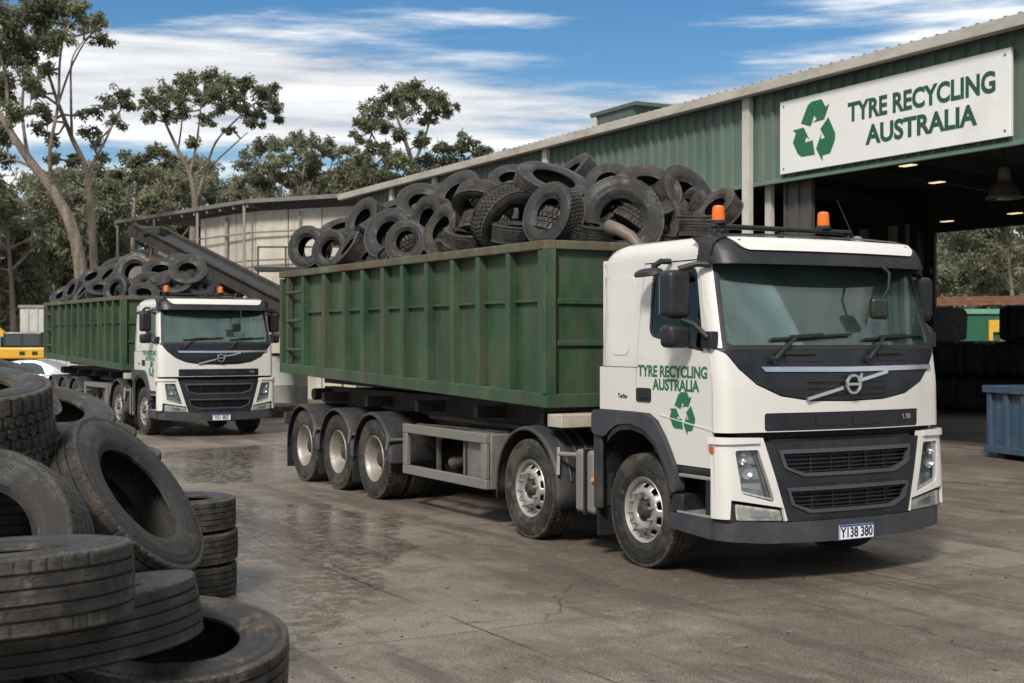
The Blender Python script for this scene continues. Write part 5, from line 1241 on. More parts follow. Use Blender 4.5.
for x in (0.2, 2.4, 4.6, 6.8):
    m_ = MB(); m_.bar((x, 0.1, 0), (x, 0.1, z0), 0.12, 0.12); m_.build('post', rusty, rk, smooth=0)

# ------------------------------------------------------------------ the cream building
creamm = material('cream_panel', (0.50, 0.465, 0.40), 0.75, var=0.08, vscale=0.4, dirt=(0.27, 0.225, 0.17), dirt_amt=0.42, dirt_scale=0.8, streak=(1.6, 1.6, 0.3), contrast=0.2, dirt2=(0.15, 0.11, 0.08), dirt2_amt=0.1, dirt2_scale=2.5)
cream = empty('cream_building', (0, 0, 0)); tag(cream, 'cream panelled building with a low skillion roof behind the conveyor', 'building')
eav = [at(115, 222, 56.5), at(247, 201, 48.0), at(349, 194.5, 46.0)]
for e in eav: e.z = 7.0
def inset(e, d): return Vector((e.x + 0.35 * d, e.y + d, 0))
cr_ = MB()
wp = [inset(e, 0.6) for e in eav]
def wallrun(mb, pts, z0, z1, pitch=1.2):
    for p, q in zip(pts, pts[1:]):
        d = (q - p); n_ = max(1, int(d.length / pitch)); nrm = Vector((-d.y, d.x, 0)).normalized()
        for i in range(n_):
            a = p + d * (i / n_) + nrm * 0; c = p + d * ((i + 0.965) / n_)
            vs = [a + Vector((0, 0, z0)), c + Vector((0, 0, z0)), c + Vector((0, 0, z1)), a + Vector((0, 0, z1))]
            mb.add([v for v in vs] + [v + nrm * 0.08 for v in vs], [(0, 1, 2, 3), (7, 6, 5, 4), (0, 4, 5, 1), (1, 5, 6, 2), (2, 6, 7, 3), (3, 7, 4, 0)])
        mb.add([v + nrm * 0.1 for v in (p + Vector((0, 0, z0)), q + Vector((0, 0, z0)), q + Vector((0, 0, z1)), p + Vector((0, 0, z1)))], [(0, 1, 2, 3)])
wm_ = wp[0].lerp(wp[1], .62)
wallrun(cr_, [wm_] + wp[1:], 0.0, 6.7); wallrun(cr_, [wp[0], wm_], 0.0, 5.6)
cr_.build('panel_wall', creamm, cream, smooth=0)
rfm = material('grey_roof_sheet', (0.16, 0.155, 0.145), 0.6, metal=0.15, var=0.2, dirt=(0.08, 0.07, 0.055), dirt_amt=0.3)
rr = MB(); n_ = len(eav); back = [Vector((e.x + 7, e.y + 14, 7.6)) for e in eav]
rr.add([e for e in eav] + back + [e + Vector((0, 0, 0.07)) for e in eav] + [b_ + Vector((0, 0, 0.07)) for b_ in back],
       [(i, i + 1, n_ + i + 1, n_ + i) for i in range(n_ - 1)] + [(2 * n_ + i, 3 * n_ + i, 3 * n_ + i + 1, 2 * n_ + i + 1) for i in range(n_ - 1)] + [(i, 2 * n_ + i, 2 * n_ + i + 1, i + 1) for i in range(n_ - 1)] + [(0, n_, 3 * n_, 2 * n_), (n_ - 1, 3 * n_ - 1, 4 * n_ - 1, 2 * n_ - 1)])
rr.build('roof', rfm, cream, smooth=0)
fa_ = MB()
for p, q in zip(eav, eav[1:]): fa_.bar(p + Vector((0, -.05, -.03)), q + Vector((0, -.05, -.03)), 0.06, 0.10)
fa_.build('gutter', rfm, cream, smooth=0)
pm = material('grey_post', (0.20, 0.19, 0.17), 0.6)
for t_ in (0.02, 0.33, 0.66, 0.98):
    p = eav[0].lerp(eav[1], t_); m_ = MB(); m_.bar((p.x, p.y + .05, 0), (p.x, p.y + .05, 6.88), 0.09, 0.09); m_.build('canopy_post', pm, cream, smooth=0)
for i in range(12):
    p = eav[0].lerp(eav[1], i / 11); m_ = MB(); m_.bar(p + Vector((0, .02, -.16)), p + Vector((.6, 1.4, -.12)), 0.07, 0.12); m_.build('rafter_end', pm, cream, smooth=0)
pp = MB()
for z in (5.9, 4.9):
    pp.tube([wm_ + Vector((-.2, -.2, z)), wp[1] + Vector((-.1, -.2, z + .02)), wp[2] + Vector((0, -.2, z + .04))], 0.035, 8)
for t_ in (0.45,):
    p = wp[1].lerp(wp[2], t_); pp.tube([p + Vector((0, -.17, 6.6)), p + Vector((0, -.17, 1.0))], 0.035, 8)
p = wm_.lerp(wp[1], 0.5); pp.tube([p + Vector((0, -.2, 6.6)), p + Vector((0, -.2, 0.5))], 0.06, 8)
pp.build('wall_pipe', pm, cream)
# railing platform
rl = empty('railing_platform', at(258, 330, 44)); rl.location.z = 0; tag(rl, 'dark metal railing platform against the cream wall', 'platform')
za, zb = at(0, 267, 44).z, at(0, 247, 44).z
m_ = MB(); m_.box(-0.1, 2.9, -0.1, 1.0, za - 0.12, za); m_.build('deck', steeld, rl, smooth=0)
rm_ = material('rail_paint', (0.06, 0.065, 0.055), 0.6)
m_ = MB(); m_.bar((0, 0, zb), (2.8, 0, zb), 0.06, 0.06); m_.bar((1.2, 0, (za + zb) / 2), (2.8, 0, (za + zb) / 2), 0.05, 0.05); m_.build('handrail', rm_, rl, smooth=0)
for x in (0, 0.9, 1.3, 2.0, 2.75):
    m_ = MB(); m_.bar((x, 0, 0 if x in (0, 2.75) else za), (x, 0, zb), 0.06, 0.06); m_.build('post', rm_, rl, smooth=0)
# ------------------------------------------------------------------ conveyor
cv = empty('belt_conveyor', at(215, 345, 40)); cv.location.z = 0; tag(cv, 'dark rusty belt conveyor sloping down behind the two trucks', 'conveyor')
rusl = material('rusty_truss', (0.075, 0.042, 0.026), 0.75, var=0.3, dirt=(0.13, 0.065, 0.035), dirt_amt=0.5, dirt_scale=1.2)
rusd = material('rusty_dark_steel', (0.018, 0.015, 0.013), 0.7, var=0.3, dirt=(0.075, 0.04, 0.025), dirt_amt=0.3, dirt_scale=1.5)
o_ = cv.location
pa, pb_ = at(147, 231, 41) - o_, at(330, 325, 38) - o_
d_ = (pb_ - pa).normalized(); up_ = Vector((0, 0, 1)); side_ = d_.cross(up_).normalized(); nn_ = side_.cross(d_)
for q in (-0.55, 0.55):
    m_ = MB(); m_.bar(pa + side_ * q, pb_ + side_ * q, 0.10, 0.34); m_.bar(pa + side_ * q * 1.12 + nn_ * 0.17, pb_ + side_ * q * 1.12 + nn_ * 0.17, 0.18, 0.05); m_.bar(pa + side_ * q * 1.1 - nn_ * 0.17, pb_ + side_ * q * 1.1 - nn_ * 0.17, 0.18, 0.05); m_.build('side_beam', rusd, cv, smooth=0)
    m_ = MB(); m_.bar(pa + d_ * 0.9 + side_ * q - nn_ * 0.62, pb_ + side_ * q - nn_ * 0.62, 0.14, 0.34); m_.bar(pa + d_ * 0.9 + side_ * q * 1.16 - nn_ * 0.78, pb_ + side_ * q * 1.16 - nn_ * 0.78, 0.2, 0.05)
    for i in range(9):
        c_ = pa + d_ * (0.9 + 0.85 * i) + side_ * q; m_.bar(c_ - nn_ * 0.17, c_ - nn_ * 0.47, 0.06, 0.06)
    m_.build('lower_truss', rusl, cv, smooth=0)
m_ = MB(); m_.bar(pa + nn_ * 0.10, pb_ + nn_ * 0.10, 1.0, 0.03); m_.bar(pa - nn_ * 0.62, pb_ - nn_ * 0.62, 1.0, 0.03); m_.build('belt', black, cv, smooth=0)
m_ = MB(); m_.tube([pa - side_ * 0.62 - nn_ * 0.05, pa + side_ * 0.62 - nn_ * 0.05], 0.2, 14); m_.build('head_drum', rusd, cv)
m_ = MB(); hb_ = pa + d_ * 0.6 + nn_ * 0.1; m_.box(hb_.x - 0.45, hb_.x + 0.1, hb_.y - 0.6, hb_.y + 0.5, hb_.z - 0.05, hb_.z + 0.22); m_.build('head_cover', material('green_grey_steel', (0.009, 0.011, 0.009), 0.7, dirt=(0.04, 0.025, 0.018), dirt_amt=0.3), cv, smooth=0, bevel=0.05)
for t_ in (0.12, 0.55):
    c_ = pa.lerp(pb_, t_)
    for q in (-0.5, 0.5):
        m_ = MB(); b0 = c_ + side_ * q; m_.bar((b0.x, b0.y, 0), (b0.x, b0.y, b0.z - 0.6), 0.12, 0.12); m_.build('leg', rusd, cv, smooth=0)
# ------------------------------------------------------------------ vehicles and clutter at the far left
YP = material('machine_yellow', (0.55, 0.30, 0.015), 0.45, var=0.08, dirt=GRIME, dirt_amt=0.15)
ex = empty('yellow_excavator', (-18.3, 50, 0), R(4)); tag(ex, 'yellow excavator with dark cab glass standing behind the farther bin', 'excavator')
m_ = MB(); m_.add(*_rbox(-1.4, 1.7, -1.1, 1.1, 1.38, 1.80)); m_.build('upper_body', YP, ex, smooth=0, bevel=0.06)
m_ = MB(); m_.add(*_rbox(-2.1, -1.42, -1.1, 1.1, 1.2, 1.85)); m_.build('counterweight', black, ex, smooth=0, bevel=0.1)
m_ = MB(); m_.add(*_rbox(-0.2, 1.2, -1.05, -0.1, 1.81, 2.36)); m_.build('cab', material('machine_black', (0.02, 0.02, 0.022), 0.4), ex, smooth=0, bevel=0.05)
m_ = MB(); m_.box(-0.08, 0.45, -1.062, -1.052, 1.87, 2.27); m_.box(0.55, 1.1, -1.062, -1.052, 1.87, 2.27); m_.build('cab_window', material('cab_glass', (0.03, 0.045, 0.05), 0.08), ex, smooth=0)
m_ = MB(); m_.add(*_rbox(-1.35, -0.3, -0.9, 0.9, 1.81, 2.2)); m_.build('engine_cover', material('cover_blue', (0.10, 0.16, 0.18), 0.4), ex, smooth=0, bevel=0.05)
m_ = MB(); m_.lathe([(0, 1.0), (0.7, 1.0), (0.7, 1.37), (0, 1.37)], 20); m_.box(-0.9, 0.9, -0.7, 0.7, 0.6, 1.0); m_.build('turntable', black, ex)
for y in (-1.0, 1.0):
    m_ = MB(); pr = rpoly([(-1.7, 0.0), (1.7, 0.0), (1.7, 0.8), (-1.7, 0.8)], 0.38, 6); m_.prism(pr, lambda x, z: (x, y - 0.25, z), lambda x, z: (x, y + 0.25, z)); m_.build('track', black, ex, smooth=0)
m_ = MB(); m_.bar((-0.2, 0.4, 1.8), (-3.0, 0.4, 4.0), 0.3, 0.45); m_.bar((-3.0, 0.4, 4.0), (-4.6, 0.4, 1.8), 0.25, 0.35); m_.build('boom', YP, ex, smooth=0)
m_ = MB(); m_.prism([(-5.0, 1.9), (-4.4, 1.9), (-4.2, 1.2), (-4.7, 0.8), (-5.2, 1.1)], lambda x, z: (x, 0.0, z), lambda x, z: (x, 0.8, z)); m_.build('bucket', rusd, ex, smooth=0)
for x in (0.5, 0.95):
    m_ = MB(); m_.box(x - 0.1, x + 0.1, -1.108, -1.102, 1.52, 1.66); m_.build('decal', black, ex, smooth=0)

car = empty('parked_car', (-15.6, 43.0, 0), R(-3)); tag(car, 'pale silver car parked between the tyre pile and the farther bin', 'car')
carp = material('silver_car_paint', (0.42, 0.45, 0.47), 0.25, metal=0.3, var=0.03, coat=0.4)
def loft(mb, st):
    n = len(st[0]); vs = [p for s_ in st for p in s_]
    mb.add(vs, [(i * n + j, i * n + j + 1, (i + 1) * n + j + 1, (i + 1) * n + j) for i in range(len(st) - 1) for j in range(n - 1)] + [tuple(range(n)), tuple(range((len(st) - 1) * n, len(st) * n))[::-1]])
def sect(x, hw, z0, z1): return [(x, -hw * .96, z0), (x, -hw, z0 + (z1 - z0) * .4), (x, -hw * .98, z0 + (z1 - z0) * .8), (x, -hw * .86, z1), (x, 0, z1 + .02), (x, hw * .86, z1), (x, hw * .98, z0 + (z1 - z0) * .8), (x, hw, z0 + (z1 - z0) * .4), (x, hw * .96, z0)]
m_ = MB(); loft(m_, [sect(-2.2, .72, .35, .62), sect(-2.0, .84, .28, .78), sect(-1.2, .88, .26, .88), sect(-0.8, .88, .26, .95), sect(1.5, .88, .26, .98), sect(2.0, .84, .3, .95), sect(2.2, .74, .38, .82)]); m_.build('body', carp, car, smooth=40)
m_ = MB(); loft(m_, [[(x, -w, zb), (x, -w * .8, zt), (x, 0, zt + .03), (x, w * .8, zt), (x, w, zb)] for x, w, zb, zt in [(-0.95, .78, .94, .97), (-0.3, .80, .95, 1.36), (0.2, .80, .96, 1.43), (0.8, .80, .96, 1.41), (1.25, .78, .97, 1.25), (1.75, .74, .97, 1.0)]]); m_.build('roof_cabin', carp, car, smooth=40)
m_ = MB()
for sg in (-1, 1):
    for pts in ([(-0.62, 1.0), (0.18, 1.0), (0.18, 1.36), (-0.22, 1.32)], [(0.26, 1.0), (1.1, 1.0), (0.95, 1.28), (0.70, 1.36), (0.26, 1.37)]):
        m_.add([(x, sg * (.80 - (z - .96) / .45 * .155 + 0.008), z) for x, z in pts], [tuple(range(len(pts)))])
m_.build_each('side_window', material('car_glass', (0.04, 0.055, 0.06), 0.06), car, smooth=0)
for x in (-1.35, 1.35):
    for sg in (-1, 1):
        m_ = MB(); rt = Matrix.Translation((x, sg * .80, .31)) @ Matrix.Rotation(R(90), 4, 'X'); m_.lathe([(0.2, -.1), (.29, -.1), (.31, -.06), (.31, .06), (.29, .1), (.2, .1)], 24, rt, closed=True); wh_ = m_.build('wheel', rubber, car, smooth=40)
        m_ = MB(); m_.lathe([(0, .08), (.1, .09), (.2, .07), (.2, -.07), (.1, -.09), (0, -.08)], 16, rt); m_.build('rim', silver, wh_, smooth=40)
wc = at(20, 305, 58); wd_ = at(58, 335, 58)
ct = empty('white_container', (wc.x, 58, 0)); tag(ct, 'old white storage container half hidden behind the farther green bin', 'container')
m_ = MB(); x = 0.0; Wc = 6.0; zt = wc.z
corrugated(m_, 0, Wc, 0.15, zt - 0.12, 0.0, 0.4, 0.04); m_.box(0, 0.05, 0.04, 2.4, 0.15, zt - .12); m_.box(Wc - .05, Wc, 0.04, 2.4, 0.15, zt - .12); m_.box(0.05, Wc - .05, 2.35, 2.4, .15, zt - .12)
m_.build('container_wall', material('dirty_white', (0.40, 0.40, 0.37), 0.7, dirt=(0.22, 0.19, 0.15), dirt_amt=0.3, dirt_scale=1.2), ct, smooth=0)
m_ = MB(); m_.box(-0.06, Wc + .06, -0.06, 2.46, zt - .12, zt); m_.box(-0.06, Wc + .06, -0.06, 2.46, 0.0, .15); m_.box(-0.06, Wc + .06, -.075, -.04, zt * .62, zt * .62 + .07); m_.build('frame_rail', pm, ct, smooth=0)
# pale tanks and rubble right of the farther truck
tankm = material('pale_tank', (0.32, 0.32, 0.30), 0.6, var=0.1, dirt=(0.16, 0.14, 0.11), dirt_amt=0.25)
for px, r_, h_, Y, lab in [(276, .55, 1.5, 39.5, 'pale storage tank between the farther truck and the big bin'), (291, .5, 1.35, 40.5, 'second pale tank, half behind the rear end of the big bin')]:
    p = at(px, 400, Y); t_ = empty('storage_tank', (p.x, Y, 0)); tag(t_, lab, 'tank', 'pale tanks by the conveyor foot')
    m_ = MB(); m_.lathe([(0, .12), (r_, .12), (r_, h_ * .5), (r_ * 1.02, h_ * .51), (r_, h_ * .52), (r_, h_), (r_ * .8, h_ + .08), (.2, h_ + .12), (0, h_ + .12)], 28); m_.build('tank_body', tankm, t_, smooth=40)
    m_ = MB(); m_.box(-r_, r_, -r_, r_, 0, .119); m_.build('pallet', material('pallet_wood', (0.10, 0.075, 0.05), 0.85), t_, smooth=0)
    m_ = MB(); m_.lathe([(.18, h_ + .1), (.18, h_ + .18), (0, h_ + .19)], 16); m_.build('cap', steeld, t_)
for px, Y, lab in [(272, 36.5, 'loose tyre on the ground just right of the farther truck'), (287, 37.5, 'loose tyre on the ground by the tail of the big bin'), (60, 41.5, 'loose tyre on the ground by the rear of the farther bin')]:
    p = at(px, 400, Y); tyre('rib', (p.x, Y, .16), 1.0, (.03, .02, 1), lab, 'loose tyres on the far yard', mat=rubber2)

# ------------------------------------------------------------------ trees
def leaf_material(name, ca, cb, trans=0.52):
    m = bpy.data.materials.new(name); m.use_nodes = True; t = m.node_tree; t.nodes.clear(); lk = t.links.new
    ge = t.nodes.new('ShaderNodeNewGeometry'); mx = t.nodes.new('ShaderNodeMixRGB'); mx.inputs[1].default_value = (*ca, 1); mx.inputs[2].default_value = (*cb, 1)
    lk(ge.outputs['Random Per Island'], mx.inputs[0])
    ns = t.nodes.new('ShaderNodeTexNoise'); ns.inputs['Scale'].default_value = 0.55; lk(ge.outputs['Position'], ns.inputs['Vector'])
    mr = t.nodes.new('ShaderNodeMapRange'); mr.inputs[1].default_value = .35; mr.inputs[2].default_value = .65; mr.inputs[3].default_value = .7; mr.inputs[4].default_value = 1.3; lk(ns.outputs[0], mr.inputs[0])
    ml = t.nodes.new('ShaderNodeMixRGB'); ml.blend_type = 'MULTIPLY'; ml.inputs[0].default_value = 1; lk(mx.outputs[0], ml.inputs[1]); lk(mr.outputs[0], ml.inputs[2])
    d = t.nodes.new('ShaderNodeBsdfPrincipled'); d.inputs['Roughness'].default_value = .5; lk(ml.outputs[0], d.inputs['Base Color'])
    tr = t.nodes.new('ShaderNodeBsdfTranslucent'); lk(ml.outputs[0], tr.inputs[0])
    ms = t.nodes.new('ShaderNodeMixShader'); ms.inputs[0].default_value = trans; lk(d.outputs[0], ms.inputs[1]); lk(tr.outputs[0], ms.inputs[2])
    o = t.nodes.new('ShaderNodeOutputMaterial'); lk(ms.outputs[0], o.inputs[0]); return m
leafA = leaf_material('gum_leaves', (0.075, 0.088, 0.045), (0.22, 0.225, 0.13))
leafB = leaf_material('hazed_gum_leaves', (0.13, 0.14, 0.09), (0.28, 0.28, 0.19))  # lightened leaf colour stands in for haze over the far wood
bark = material('gum_bark', (0.20, 0.165, 0.13), 0.85, var=0.3, vscale=1.2, dirt=(0.085, 0.062, 0.045), dirt_amt=0.5, dirt_scale=1.8, streak=(2.2, 2.2, 0.22), contrast=0.10, bump=0.08, bscale=5)
barkd = material('dark_bark', (0.21, 0.18, 0.145), 0.9, var=0.25, vscale=1.0, dirt=(0.07, 0.055, 0.04), dirt_amt=0.4, dirt_scale=1.0, streak=(1, 1, .2))
rng_ = np.random.default_rng(11)
class Leaves:
    def __init__(s): s.parts = []
    def clump(s, c, r, size=0.30, dens=1.0, flat=0.75):
        k = max(5, int(9 + r * 7))
        for _ in range(k):
            d = rng_.normal(size=3); d /= np.linalg.norm(d); sc_ = r * (0.25 + 0.75 * rng_.random())
            cc = np.array(c) + d * sc_ * np.array([1, 1, flat]); rr = r * rng_.uniform(.22, .46)
            n = max(10, int(dens * 115 * (rr / .3) ** 2 * (0.30 / size) ** 2 * .36))
            q = rng_.normal(size=(n, 3)); q /= np.linalg.norm(q, axis=1)[:, None]; q *= (rng_.random((n, 1)) ** .45) * rr * 1.15; q[:, 2] *= .8
            p = cc + q
            ax = rng_.normal(size=(n, 3)) * [1, 1, .7] + [0, 0, -.75]; ax /= np.linalg.norm(ax, axis=1)[:, None]
            bx_ = np.cross(ax, rng_.normal(size=(n, 3))); bx_ /= np.linalg.norm(bx_, axis=1)[:, None]
            L_ = size * rng_.uniform(.6, 1.25, (n, 1)); w = L_ * rng_.uniform(.15, .24, (n, 1))
            s.parts.append(np.stack([p, p + ax * L_ * .5 + bx_ * w, p + ax * L_, p + ax * L_ * .5 - bx_ * w], 1).reshape(-1, 3))
    def build(s, name, mat, parent=None):
        v = np.concatenate(s.parts); n = len(v) // 4
        me = bpy.data.meshes.new(name); me.vertices.add(len(v)); me.vertices.foreach_set('co', v.astype(np.float32).ravel())
        me.loops.add(4 * n); me.loops.foreach_set('vertex_index', np.arange(4 * n, dtype=np.int32))
        me.polygons.add(n); me.polygons.foreach_set('loop_start', np.arange(0, 4 * n, 4, dtype=np.int32))
        me.update(calc_edges=True); me.validate(); me.materials.append(mat)
        o = bpy.data.objects.new(name, me); C.objects.link(o)
        if parent is not None: o.parent = parent
        return o
def smoothline(pts, k=5):
    out = []; n = len(pts)
    for i in range(n - 1):
        p0, p1, p2, p3 = pts[max(0, i - 1)], pts[i], pts[i + 1], pts[min(n - 1, i + 2)]
        for j in range(k):
            t = j / k; out.append(0.5 * ((2 * p1) + (p2 - p0) * t + (2 * p0 - 5 * p1 + 4 * p2 - p3) * t * t + (3 * p1 - p0 - 3 * p2 + p3) * t ** 3))
    out.append(pts[-1]); return out
def hero(label, Y, limbs, clumps, size, mat=leafA, bk=bark, dens=1.0):
    b0 = at(limbs[0][0][0], 345, Y); base = Vector((b0.x, Y, 0))
    root = empty('gum_tree', base); tag(root, label, 'tree')
    r_ = random.Random(int(Y * 13 + b0.x)); tr = MB(); lv = Leaves()
    tips = []
    for li, (pts, ra, rb) in enumerate(((l[0:-2], l[-2], l[-1]) for l in limbs)):
        P_ = []
        for i, (x, y) in enumerate(pts):
            yo = 0 if li == 0 or i == 0 else r_.uniform(-1.6, 1.6) * i / len(pts)
            p = at(x, y, Y + yo)
            if li == 0 and i == 0: p.z = -0.1
            P_.append(p - base)
        sl_ = smoothline(P_); n = len(sl_)
        q_ = 0.9 if li == 0 else 0.65; tr.tube(sl_, [q_ * (ra + (rb - ra) * i / (n - 1)) for i in range(n)], 9); tips += sl_[n // 2:]
    for cx, cy, cr in clumps:
        p = at(cx, cy, Y + r_.uniform(-2.2, 2.2) * min(1.5, cr / 10)) - base; r_m = 1.12 * cr / F_PX * Y
        lv.clump(p, r_m, size, dens)
        for _ in range(2 if Y > 55 else (1 if r_.random() < .35 else 0)):
            q_ = p + Vector((r_.uniform(-1, 1), r_.uniform(-1, 1), r_.uniform(-.7, .8))) * r_m * 1.25; lv.clump(q_, r_m * r_.uniform(.45, .7), size, dens * .8)
        t = min(tips, key=lambda q: (q - p).length)                 # a twig carries each clump
        mid = t.lerp(p, .55) + Vector((0, 0, -.12 * r_m)); tr.tube([t, mid, p + Vector((0, 0, r_m * .3))], [.055, .035, .012], 5)
        for _ in range(3):
            e = p + Vector((r_.uniform(-1, 1), r_.uniform(-1, 1), r_.uniform(-.3, .9))) * r_m; tr.tube([mid, mid.lerp(e, .6) + Vector((0, 0, .1 * r_m)), e], [.03, .02, .008], 4)
    tr.build('trunk', bk, root, smooth=60); lv.build('crown', mat, root)
    return root
hero('tall gum tree with a thick pale trunk leaning left at the picture edge', 48,
     [[(86, 345), (82, 285), (72, 228), (52, 190), (28, 158), (8, 128), (-14, 92), .30, .10], [(52, 190), (50, 150), (58, 105), (60, 60), (66, 25), .13, .04], [(28, 158), (22, 110), (26, 60), (20, 15), .11, .04], [(8, 128), (6, 80), (-6, 30), .14, .04], [(58, 105), (70, 70), (86, 40), (97, 30), .07, .02], [(40, 172), (14, 160), (-8, 165), .10, .03]],
     [(8, 14, 24), (34, 8, 20), (58, 6, 18), (82, 12, 14), (12, 48, 22), (38, 42, 18), (60, 38, 13), (96, 26, 12), (102, 38, 9), (2, 84, 20), (28, 80, 14), (16, 112, 14), (-8, 120, 18), (-18, 50, 22), (46, 70, 10), (0, 160, 12), (-4, 185, 12), (38, 106, 9), (6, 138, 9), (42, 18, 14), (70, 24, 10), (22, 62, 14)], 0.17, dens=1.2)
hero('slender forked gum tree just right of the leaning one', 51,
     [[(98, 345), (95, 285), (91, 215), (87, 172), (72, 138), (57, 100), (48, 72), .20, .05], [(87, 172), (103, 145), (116, 118), (128, 98), .10, .03], [(72, 138), (71, 100), (72, 60), (84, 40), .09, .03], [(91, 190), (100, 165), (106, 158), .06, .02]],
     [(120, 92, 11), (108, 102, 10), (128, 106, 8), (97, 112, 8), (112, 118, 8), (122, 124, 6), (86, 132, 9), (96, 142, 7), (104, 158, 7), (44, 118, 9), (54, 140, 9), (36, 130, 8), (72, 162, 8), (52, 160, 8), (40, 92, 7), (80, 115, 6), (62, 178, 9), (84, 30, 6)], 0.17)
hero('spreading gum tree with an umbrella crown behind the cream building', 68,
     [[(192, 345), (193, 240), (195, 205), (190, 175), (178, 150), (165, 122), .26, .06], [(195, 205), (206, 170), (216, 142), (236, 120), (256, 102), .13, .04], [(190, 175), (197, 140), (201, 105), .13, .04], [(206, 170), (226, 152), (248, 132), .10, .03], [(178, 150), (182, 120), (180, 100), .08, .03]],
     [(158, 103, 12), (149, 116, 8), (174, 93, 12), (188, 80, 12), (208, 76, 12), (226, 84, 12), (244, 83, 10), (262, 96, 11), (275, 106, 8), (271, 90, 7), (224, 104, 10), (200, 98, 11), (241, 108, 9), (179, 112, 8), (164, 86, 8), (205, 118, 7), (252, 122, 7), (145, 104, 5), (279, 118, 4), (193, 140, 6), (214, 92, 9), (256, 112, 7), (168, 118, 6), (236, 96, 8), (232, 128, 5)], 0.21, dens=1.15)
hero('bushy round crowned gum tree behind the left end of the shed roof', 72,
     [[(411, 345), (411, 220), (412, 168), (405, 140), (395, 112), .26, .06], [(412, 168), (424, 140), (432, 112), .16, .05], [(411, 185), (438, 165), (464, 150), .12, .03], [(411, 175), (385, 155), (370, 130), .12, .03]],
     [(374, 108, 12), (389, 95, 12), (408, 91, 12), (426, 95, 12), (440, 101, 11), (447, 112, 8), (367, 124, 10), (361, 138, 7), (385, 126, 9), (405, 112, 10), (428, 118, 8), (398, 134, 8), (420, 142, 9), (378, 150, 11), (398, 160, 12), (430, 160, 11), (444, 146, 9), (464, 142, 11), (479, 150, 8), (487, 156, 5), (455, 160, 10), (470, 166, 9), (361, 160, 9), (415, 178, 13), (440, 180, 13), (385, 175, 12), (360, 180, 12), (462, 180, 10)], 0.22, dens=1.25)
hero('small gum tree with a thin trunk over the canopy of the cream building', 62,
     [[(131, 345), (133, 235), (136, 195), (143, 172), .14, .05], [(136, 195), (150, 175), (162, 158), .06, .02], [(136, 200), (128, 180), (124, 170), .05, .02]],
     [(137, 163, 9), (128, 160, 8), (149, 154, 8), (160, 150, 7), (168, 163, 7), (119, 170, 6), (145, 173, 8), (158, 172, 8), (130, 178, 7)], 0.25)
for lab, tx, cl_ in [('loose crowned gum tree left of the bushy twin behind the cream roof', 262, [(248, 163, 10), (260, 148, 10), (277, 143, 9), (254, 176, 11), (271, 166, 10), (240, 180, 10), (266, 186, 11)]),
                     ('gum tree with open clumps in the middle of the row behind the cream roof', 303, [(294, 138, 9), (309, 141, 10), (299, 153, 9), (285, 158, 9), (314, 157, 10), (324, 148, 8), (304, 172, 11), (288, 178, 11), (320, 178, 11)]),
                     ('low gum tree beside the bushy round crowned one', 344, [(334, 153, 9), (347, 149, 8), (350, 163, 9), (338, 172, 11), (358, 176, 10), (330, 184, 10), (352, 188, 11)]),
                     ('pale thin gum tree between the slender and umbrella gums', 168, [(160, 190, 10), (172, 182, 9), (180, 195, 10), (150, 198, 9), (165, 205, 11), (186, 186, 7)])]:
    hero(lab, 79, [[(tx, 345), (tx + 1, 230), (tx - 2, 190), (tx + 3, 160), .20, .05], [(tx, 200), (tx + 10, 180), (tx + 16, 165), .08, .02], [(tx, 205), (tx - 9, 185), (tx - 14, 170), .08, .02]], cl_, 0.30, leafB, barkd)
# the wood behind: three kinds of tree, copied
def wood_tree(seed, h, lean):
    r_ = random.Random(seed); root = empty('wood_tree', (0, 0, -50)); tr = MB(); lv = Leaves()
    top = Vector((lean, 0, h * .72)); line = smoothline([Vector((0, 0, -.1)), Vector((lean * .2 + r_.uniform(-.2, .2), 0, h * .3)), top])
    tr.tube(line, [.22 - .15 * i / (len(line) - 1) for i in range(len(line))], 8)
    for k in range(16):
        t = line[int(len(line) * r_.uniform(.58, .98))]; a = r_.random() * 6.28; q = r_.uniform(.8, 2.6)
        e = t + Vector((math.cos(a) * q, math.sin(a) * q, r_.uniform(.5, 2.2) * h / 14)); tr.tube([t, t.lerp(e, .5) + Vector((0, 0, -.2)), e], [.07, .05, .02], 5)
        lv.clump(e, r_.uniform(.8, 1.35), .36, .85)
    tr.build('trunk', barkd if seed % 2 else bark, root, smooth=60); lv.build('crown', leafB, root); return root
kinds = [wood_tree(1, 14, .8), wood_tree(2, 15, -.6), wood_tree(3, 12, .3), wood_tree(6, 10, -.3)]
WL = ['tall dark trunked tree in the wood behind the yard', 'tall pale trunked tree in the wood behind the yard', 'shorter dark trunked tree in the wood behind the yard', 'lowest bushy tree in the wood behind the yard']
r_ = random.Random(5); used = set()
spots = []
for i in range(30):
    px = -60 + 560 * i / 29 + r_.uniform(-10, 10); spots.append((px, r_.uniform(84, 112)))
for i in range(12): spots.append((r_.uniform(-50, 130), r_.uniform(64, 80)))
for i in range(8): spots.append((-110 - 42 * i + r_.uniform(-14, 14), r_.uniform(74, 100)))
for i in range(9): spots.append((925 + 14 * i + r_.uniform(-6, 6), r_.uniform(78, 104)))
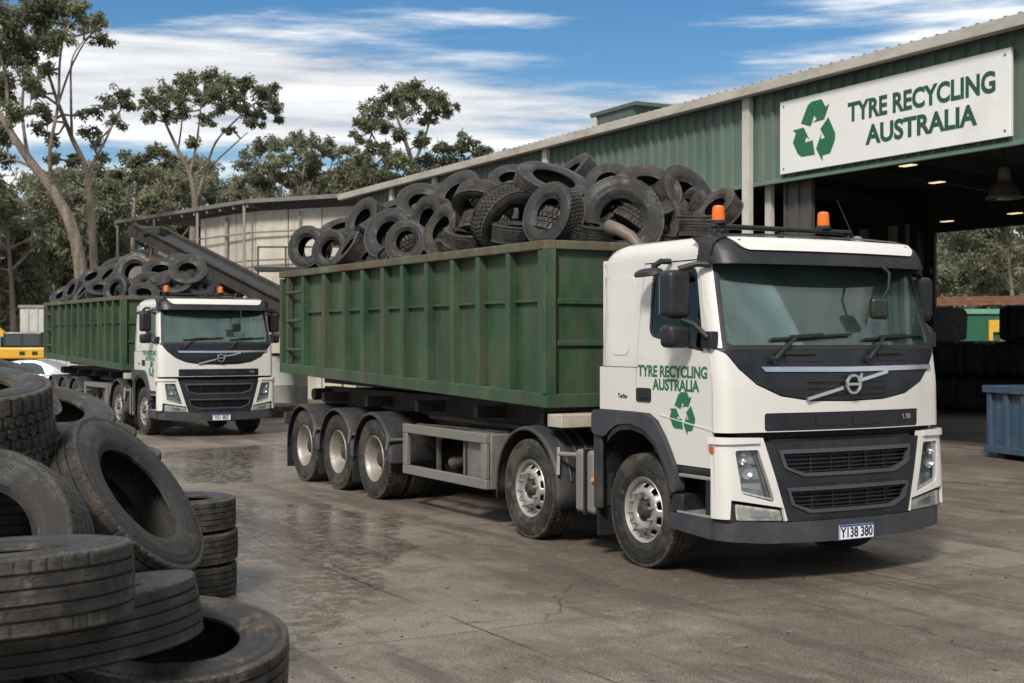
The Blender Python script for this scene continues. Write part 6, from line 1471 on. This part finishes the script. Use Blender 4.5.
for i, (px, Y) in enumerate(spots):
    k = i % 4 if i not in range(30, 42) else (0, 2, 3)[i % 3]; src = kinds[k]
    o = src if k not in used else copy_tree(src); used.add(k)
    p = at(px, 340, Y); o.location = (p.x, Y, 0); o.rotation_euler = (0, 0, r_.random() * 6.28); s_ = r_.uniform(.85, 1.12) * (Y / 95 if Y > 80 else .92); o.scale = (s_,) * 3
    tag(o, WL[k], 'tree', 'wood trees ' + ('dark trunked', 'pale trunked', 'shorter', 'low bushy')[k])
def mass(name, pa_, pb__, Y0_, Y1_, top, n):
    lv = Leaves()
    for i in range(n):
        px = pa_ + (pb__ - pa_) * i / n + r_.uniform(-12, 12); Y = r_.uniform(Y0_, Y1_); p = at(px, 340, Y)
        h = top * r_.uniform(.55, 1.0) * (0.8 + .2 * math.sin(px * .05))
        for z in np.arange(.6, h, 1.9): lv.clump((p.x + r_.uniform(-1, 1), Y + r_.uniform(-1, 1), z + r_.uniform(-.5, .5)), r_.uniform(1.2, 1.9), .85, .8)
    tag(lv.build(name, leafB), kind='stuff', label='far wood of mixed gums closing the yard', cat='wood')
mass('far_woodland', -560, 520, 112, 128, 9.5, 90)
mass('far_woodland', 900, 1400, 106, 116, 11.0, 40)
mass('undergrowth', -80, 130, 84, 96, 2.6, 20)

# grit, stones and rubber scraps lying about the yard
def scraps(name, n, mat, lab, cat, smin, smax, flat):
    mb = MB()
    for i in range(n):
        Y = 6.5 + 24 * r_.random() ** 1.6; px = r_.uniform(190, 1060); p = at(px, 400, Y); s_ = r_.uniform(smin, smax); a = r_.random() * 6.28
        base = [(math.cos(a + k * 1.2566) * s_ * r_.uniform(.6, 1.2), math.sin(a + k * 1.2566) * s_ * r_.uniform(.4, 1.0)) for k in range(5)]
        h = s_ * flat
        mb.add([(p.x + x, Y + y, 0.001) for x, y in base] + [(p.x + x * .6, Y + y * .6, h * r_.uniform(.6, 1.1)) for x, y in base], [(5, 6, 7, 8, 9)] + [(k, (k + 1) % 5, (k + 1) % 5 + 5, k + 5) for k in range(5)])
    tag(mb.build(name, mat, None, smooth=0), lab, cat, kind='stuff')
scraps('gravel', 350, material('grit_stone', (0.11, 0.095, 0.08), 0.85, var=0.5, vscale=0.8), 'pale grit and small stones strewn over the yard floor', 'gravel', 0.005, 0.013, .6)
scraps('rubber_debris', 260, material('rubber_scrap', (0.016, 0.015, 0.014), 0.8), 'black rubber crumbs and shreds strewn over the yard floor', 'debris', 0.005, 0.02, .35)
